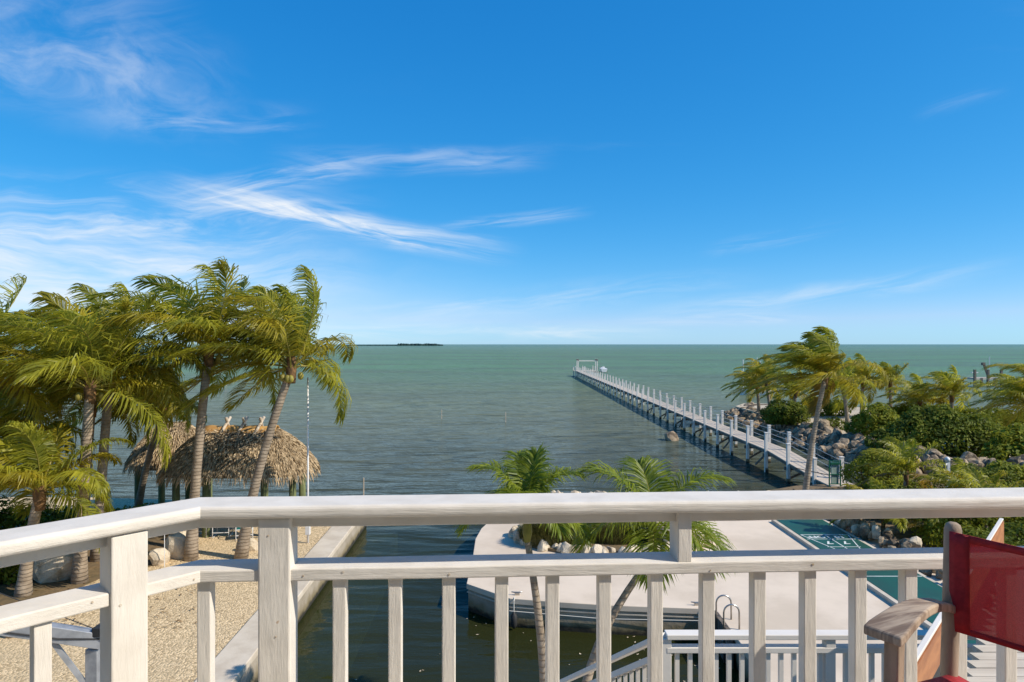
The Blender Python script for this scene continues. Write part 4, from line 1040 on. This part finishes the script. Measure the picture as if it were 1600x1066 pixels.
# ------------------------------------------------------------------ balcony
DECKZ = CAMZ - 1.36
HOUSE = mat('cream house siding', (0.74, 0.66, 0.54), (0.68, 0.60, 0.49), 2, .7, .1, 20)
tag(MB().box((-3.0, -2.7, 5.6), (22, .3, 10.0)).build('unseen_house_wall', HOUSE), kind='structure')  # unseen wall behind the camera, added to bounce neutral fill onto the railing
tag(MB().box((-2.5, -1.2, DECKZ + 2.75), (12, 2.7, .16)).build('unseen_porch_ceiling', HOUSE), kind='structure')  # unseen ceiling, added to cut blue sky light and warm the fill
BFLOOR = mat('pale deck boards', (0.60, 0.52, 0.41), (0.52, 0.44, 0.34), 3, .7, .2, 20, (.6, 6, 5))
tag(MB().prism([(-6.0, -2.5), (-2.2, 1.0), (-1.05, 2.1), (3.6, 2.35), (3.6, -2.5)], DECKZ - .20, DECKZ).build('balcony_floor', BFLOOR), kind='structure')
AL = math.atan(0.0536)
d1 = Vector((math.cos(AL), math.sin(AL), 0)); n1 = Vector((-d1.y, d1.x, 0))    # along, outward
d2 = Vector((-math.cos(AL + math.radians(45)), -math.sin(AL + math.radians(45)), 0)); n2 = Vector((d2.y, -d2.x, 0))
C_front = Vector((-0.851, 1.864, 0))             # mitre at the cap's inner (camera side) top edge
miter = (d1 - d2).normalized()                # plane normal at the joint (between the runs)
rail = empty('balcony_railing', (0.3, 1.95, DECKZ), 'white painted timber balcony railing with thick cap rail and square balusters', 'railing')
def run_extrude(prof, d, n, start_t, end_t, name, mt, mit_start=True, smooth=False):
    """prof: list of (offset outward, z); swept along d from the mitre to end_t"""
    K = max(2, int(abs(end_t) / .12)); vs = []; fs = []; m_ = len(prof)
    for i in range(K + 1):
        for (o, z_) in prof:
            q = C_front + n * o
            if mit_start: s0 = -((q - C_front).dot(miter)) / d.dot(miter) if abs(d.dot(miter)) > 1e-6 else 0
            else: s0 = start_t
            wob = 0.0016 * noise.noise((i * .7, z_ * 9, o * 9 + start_t))
            tt = s0 + (end_t - s0) * i / K
            vs.append(q + d * tt + Vector((0, 0, CAMZ + z_ + wob)))
    for i in range(K):
        for k in range(m_):
            a_ = i * m_ + k; b_ = i * m_ + (k + 1) % m_
            fs.append((a_, b_, b_ + m_, a_ + m_))
    fs += [tuple(range(m_))[::-1], tuple(range(K * m_, (K + 1) * m_))]
    o = MB().add(vs, fs).build(name, mt, rail, smooth=smooth)
    bm = bmesh.new(); bm.from_mesh(o.data); bmesh.ops.recalc_face_normals(bm, faces=bm.faces); bm.to_mesh(o.data); bm.free()
    return o
def rounded(o0, o1, z0, z1, r, n=4):
    pts = []
    for cx_, cz_, a0 in ((o1 - r, z1 - r, 0), (o0 + r, z1 - r, 90), (o0 + r, z0 + r, 180), (o1 - r, z0 + r, 270)):
        for k in range(n + 1):
            a = math.radians(a0 + 90 * k / n); pts.append((cx_ + r * math.cos(a), cz_ + r * math.sin(a)))
    return pts
capp = rounded(0, .140, -.482, -.446, .013)
undp = rounded(.045, .115, -.515, -.480, .003, 2)
midp = rounded(.022, .128, -.660, -.626, .004, 2)
botp = rounded(.030, .110, -1.26, -1.222, .004, 2)
for d, n, e_ in ((d1, n1, 4.2), (d2, n2, 1.9)):
    for prof, nm in ((capp, 'cap_rail'), (undp, 'under_rail'), (midp, 'mid_rail'), (botp, 'bottom_rail')):
        run_extrude(prof, d, n, 0, e_, nm, W_H, smooth=False)
def along(px, d, n, off):
    """distance along a run where its inner face line crosses the photo column px"""
    q = C_front + n * off; k = (px - 800) / F
    return (k * q.y - q.x) / (d.x - k * d.y)
def upright(d, n, t, off, wd, dp, z0, z1, name, bev=.003):
    q = C_front + d * t + n * (off + dp / 2)
    rz = math.atan2(d.y, d.x)
    return MB().box((q.x, q.y, CAMZ + (z0 + z1) / 2), (wd, dp, z1 - z0), rz + R.uniform(-.01, .01)).build(name, W_V, rail, bevel=bev)
for pxc in (530, 617, 701, 784, 864, 945, 1026, 1107, 1187, 1266, 1345, 1424, 1502, 1580, 1658):
    upright(d1, n1, along(pxc, d1, n1, .035) , .034, .0375, .0375, -1.224, -.658, 'baluster')
upright(d1, n1, along(318, d1, n1, .035), .036, .0375, .0375, -1.224, -.658, 'baluster')
upright(d1, n1, along(428, d1, n1, .018), .016, .088, .088, -1.36, -.4825, 'post', .005)
upright(d1, n1, along(1068, d1, n1, .04), .026, .040, .088, -.628, -.4825, 'rail_block')
upright(d1, n1, along(1760, d1, n1, .018), .016, .088, .088, -1.36, -.4825, 'post', .005)
upright(d2, n2, along(202, d2, n2, .018), .012, .088, .088, -1.36, -.4825, 'post', .005)
for t_ in (along(67, d2, n2, .035), along(67, d2, n2, .035) + .148, along(67, d2, n2, .035) + .296, along(67, d2, n2, .035) - .148 * 2.2 if False else along(-120, d2, n2, .035) + .3):
    upright(d2, n2, t_, .034, .0375, .0375, -1.224, -.658, 'baluster')

RUST = mat('painted screw head', (.62, .56, .47), (.40, .30, .20), 9, .7)
def screw(d, n, px, off, z_):
    q = C_front + d * along(px, d, n, off) + n * (off - .0005); q.z = CAMZ + z_
    MB().tube([q, q - n * .0012], R.uniform(.0022, .0034), 8).build('screw', RUST, rail)
for px_s, z_s in ((474, -.645), (536, -.636), (702, -.648), (1110, -.650), (1270, -.638)):
    screw(d1, n1, px_s, .022, z_s)
for px_s, z_s in ((144, -.638), (303, -.645)):
    screw(d2, n2, px_s, .022, z_s)
screw(d1, n1, 419, .016, -.53); screw(d1, n1, 431, .016, -.81); screw(d2, n2, 188, .012, -.66)

# ------------------------------------------------------------------ lower stair railing
LZ = CAMZ - 447 / F * 6.0 - .02      # top of its rail
lr = empty('stair_railing', (2.5, 6, LZ - 1), 'clean white railing round the lower stair landing', 'railing')
xa, xb, Yl = (1040 - 800) / F * 6.0, 4.6, 6.0
MB().box(((xa + xb) / 2, Yl, LZ - .02), (xb - xa, .12, .045)).build('top_rail', W_CLEAN, lr, bevel=.006)
MB().box(((xa + xb) / 2, Yl, LZ - .14), (xb - xa, .09, .05)).build('sub_rail', W_CLEAN, lr, bevel=.006)
MB().box(((xa + xb) / 2, Yl, LZ - .95), (xb - xa, .09, .05)).build('bottom_rail', W_CLEAN, lr, bevel=.006)
x = xa + .10; k = 0
while x < xb:
    MB().box((x, Yl, LZ - .545), (.036, .036, .78)).build('baluster', W_CLEAN, lr); x += .114
for xx in (xa - .0, (1217 + 78 - 800) / F * 6.0, xb):
    MB().box((xx, Yl + .001, LZ - .565), (.086, .086, 1.05)).build('post', W_CLEAN, lr, bevel=.005)
sd_ = Vector((-.37, .93, -.66)).normalized(); s0 = Vector((xa, Yl, LZ))
MB().beam(s0 - Z * .02, s0 - Z * .02 + sd_ * 5.4, .12, .045).build('stair_top_rail', W_CLEAN, lr, bevel=.006)
MB().beam(s0 - Z * .185, s0 - Z * .185 + sd_ * 5.4, .09, .055).build('stair_sub_rail', W_CLEAN, lr, bevel=.006)
MB().beam(s0 - Z * .98, s0 - Z * .98 + sd_ * 5.4, .09, .055).build('stair_bottom_rail', W_CLEAN, lr)
for k in range(1, 44):
    q = s0 + sd_ * (.135 * k)
    if .135 * k > 5.3: break
    MB().box((q.x, q.y, q.z - .58), (.036, .036, .78)).build('baluster', W_CLEAN, lr)
q = s0 + sd_ * 5.4
MB().box((q.x, q.y, (q.z + .1 + G - .02) / 2), (.09, .09, q.z + .1 - G + .02)).build('post', W_CLEAN, lr)
# landing and stair flight that the railing belongs to
stf = empty('stair_flight', (1.0, 8, G), 'grey stair flight leading down from the lower landing', 'stairs')
MB().box(((xa + xb) / 2, Yl - .75, LZ - 1.16), (xb - xa + .1, 1.6, .12)).build('landing', GREYBOARD, stf)
for k in range(19):
    q = s0 + sd_ * (.28 * k + .2) - Z * 1.15
    if q.z < G + .05: break
    MB().box((q.x - .45, q.y - .1, q.z), (.95, .27, .04), math.atan2(sd_.y, sd_.x) - math.pi / 2).build('tread', GREYBOARD, stf)

# ------------------------------------------------------------------ lower walkway on the right with its stained side board
A_ = Q(1420, 1048, 3.75); B_ = Q(1566, 797, 7.0)
dd = (B_ - A_); dd.z = 0; dd.normalize(); nn_ = Vector((dd.y, -dd.x, 0))          # toward the sunny side
wk = empty('lower_walkway', (A_.x, A_.y, A_.z - .5), 'lower walkway of pale grey boards with orange brown side board trimmed white', 'walkway')
B_ = Vector((B_.x, B_.y, A_.z))
MB().beam(A_ - nn_ * .006, B_ - nn_ * .006, .034, .018).build('white_trim', W_CLEAN, wk, bevel=.004)
MB().beam(A_ - Z * .135, B_ - Z * .135, .03, .23).build('side_board', RUSTWOOD, wk)
MB().beam(A_ - Z * .36 - nn_ * .004, B_ - Z * .36 - nn_ * .004, .03, .21).build('shade_strip', DARKMETAL_SHADE, wk)  # black strip standing in for the shade below the side board
L_ = (B_ - A_).length
nb = 26
for k in range(nb):
    u = (k + .5) / nb; q = A_ + dd * (L_ * u); wb = dd.y * L_ / nb
    zz = A_.z - .52
    MB().box((q.x + 1.8 + .05, q.y, zz - .02 + (k % 2) * .002), (3.5, wb - .012, .04)).build('walkway_board', GREYBOARD, wk)

# ------------------------------------------------------------------ red sling chair
fx = Vector((-.85, -.53, 0)).normalized(); lx = Vector((-fx.y, fx.x, 0)) * -1       # forward, toward the near side
if lx.y > 0: lx = -lx
cp = Q(1489, 900, 1.84); cp.z = 0                # far back post on the floor plan
ch = empty('sling_chair', (cp.x, cp.y, DECKZ), 'weathered teak armchair with red mesh sling beside the balcony railing', 'chair')
def cpt(f, l, z_): return Vector((cp.x, cp.y, DECKZ + z_)) + fx * f + lx * l
W_ = .50
for l in (0, W_):
    zt_ = CAMZ - DECKZ - (816 - 538) / F * 1.84
    pth = [cpt(.035, l, 0), cpt(.03, l, .35), cpt(.012, l, .6), cpt(.0, l, zt_ - .02), cpt(-.001, l, zt_ - .006), cpt(-.002, l, zt_)]
    o = MB().tube(pth, [.021, .021, .021, .021, .017, .008], 14).build('back_post', TEAK, ch, smooth=True)
    MB().beam(cpt(.31, l, 0), cpt(.285, l, .632), .030, .038, up=lx).build('front_leg', TEAK, ch, bevel=.004)
    MB().beam(cpt(.02, l, .42), cpt(.33, l, .44), .026, .05).build('side_rail', TEAK, ch, bevel=.004)
    # arched paddle armrest
    vs = []; fs = []; K = 14
    za = CAMZ - DECKZ - .708
    for i in range(K + 1):
        u = i / K; f_ = -.02 + u * .345
        z_ = za + .052 * math.sin(math.pi * min(1, u * .95)) * (1 - .25 * u) - .004
        hw = .017 + .034 * (u ** 1.3); off = -.010 * u
        if i == K: hw *= .93
        th = .024
        for sgn in (-1, 1):
            for zz in (0, -th): vs.append(cpt(f_, l + off + sgn * hw, z_ + zz))
    for i in range(K):
        q = i * 4
        fs += [(q, q + 4, q + 6, q + 2), (q + 1, q + 3, q + 7, q + 5), (q, q + 1, q + 5, q + 4), (q + 2, q + 6, q + 7, q + 3)]
    fs += [(0, 2, 3, 1), (K * 4, K * 4 + 1, K * 4 + 3, K * 4 + 2)]
    MB().add(vs, fs).build('armrest', TEAK_ARM, ch, bevel=.005)
MB().beam(cpt(.29, 0, .40), cpt(.29, W_, .40), .03, .045).build('front_rail', TEAK, ch, bevel=.004)
MB().beam(cpt(.03, 0, .38), cpt(.03, W_, .38), .03, .045).build('rear_rail', TEAK, ch, bevel=.004)
# back sling: slightly hollow sheet with hems
def sheet(name, fn, nu, nv, mt, th=.0025, par=None):
    vs = [fn(i / nu, j / nv) for j in range(nv + 1) for i in range(nu + 1)]
    fs = [(j * (nu + 1) + i, j * (nu + 1) + i + 1, (j + 1) * (nu + 1) + i + 1, (j + 1) * (nu + 1) + i) for j in range(nv) for i in range(nu)]
    o = MB().add(vs, fs).build(name, mt, par or ch, smooth=True)
    s_ = o.modifiers.new('solid', 'SOLIDIFY'); s_.thickness = th; return o
zt_ = CAMZ - DECKZ - (828 - 538) / F * 1.84; zb_ = CAMZ - DECKZ - (979 - 538) / F * 1.84
def back(u, v, o=0.0): return cpt(-.045 * math.sin(math.pi * u) * (1 - .2 * v) + .024 + o, .004 + u * (W_ - .008), zb_ + (zt_ - zb_) * v - .012 * math.sin(math.pi * u))
bs_ = sheet('back_sling', lambda u, v: back(u, v), 20, 10, SLING)
sheet('back_hem', lambda u, v: back(u, .93 + .075 * v, .0035), 20, 2, SLINGHEM, par=bs_)
sheet('back_hem', lambda u, v: back(u, -.005 + .06 * v, .0035), 20, 2, SLINGHEM, par=bs_)
sheet('back_sleeve', lambda u, v: back(.0 + .09 * u, v, .004), 3, 8, SLINGHEM, par=bs_)
sheet('seat_sling', lambda u, v: cpt(.01 + .40 * v, .006 + u * (W_ - .012), .475 + .05 * v - .03 * math.sin(math.pi * u)), 14, 10, SLINGHEM, .004)
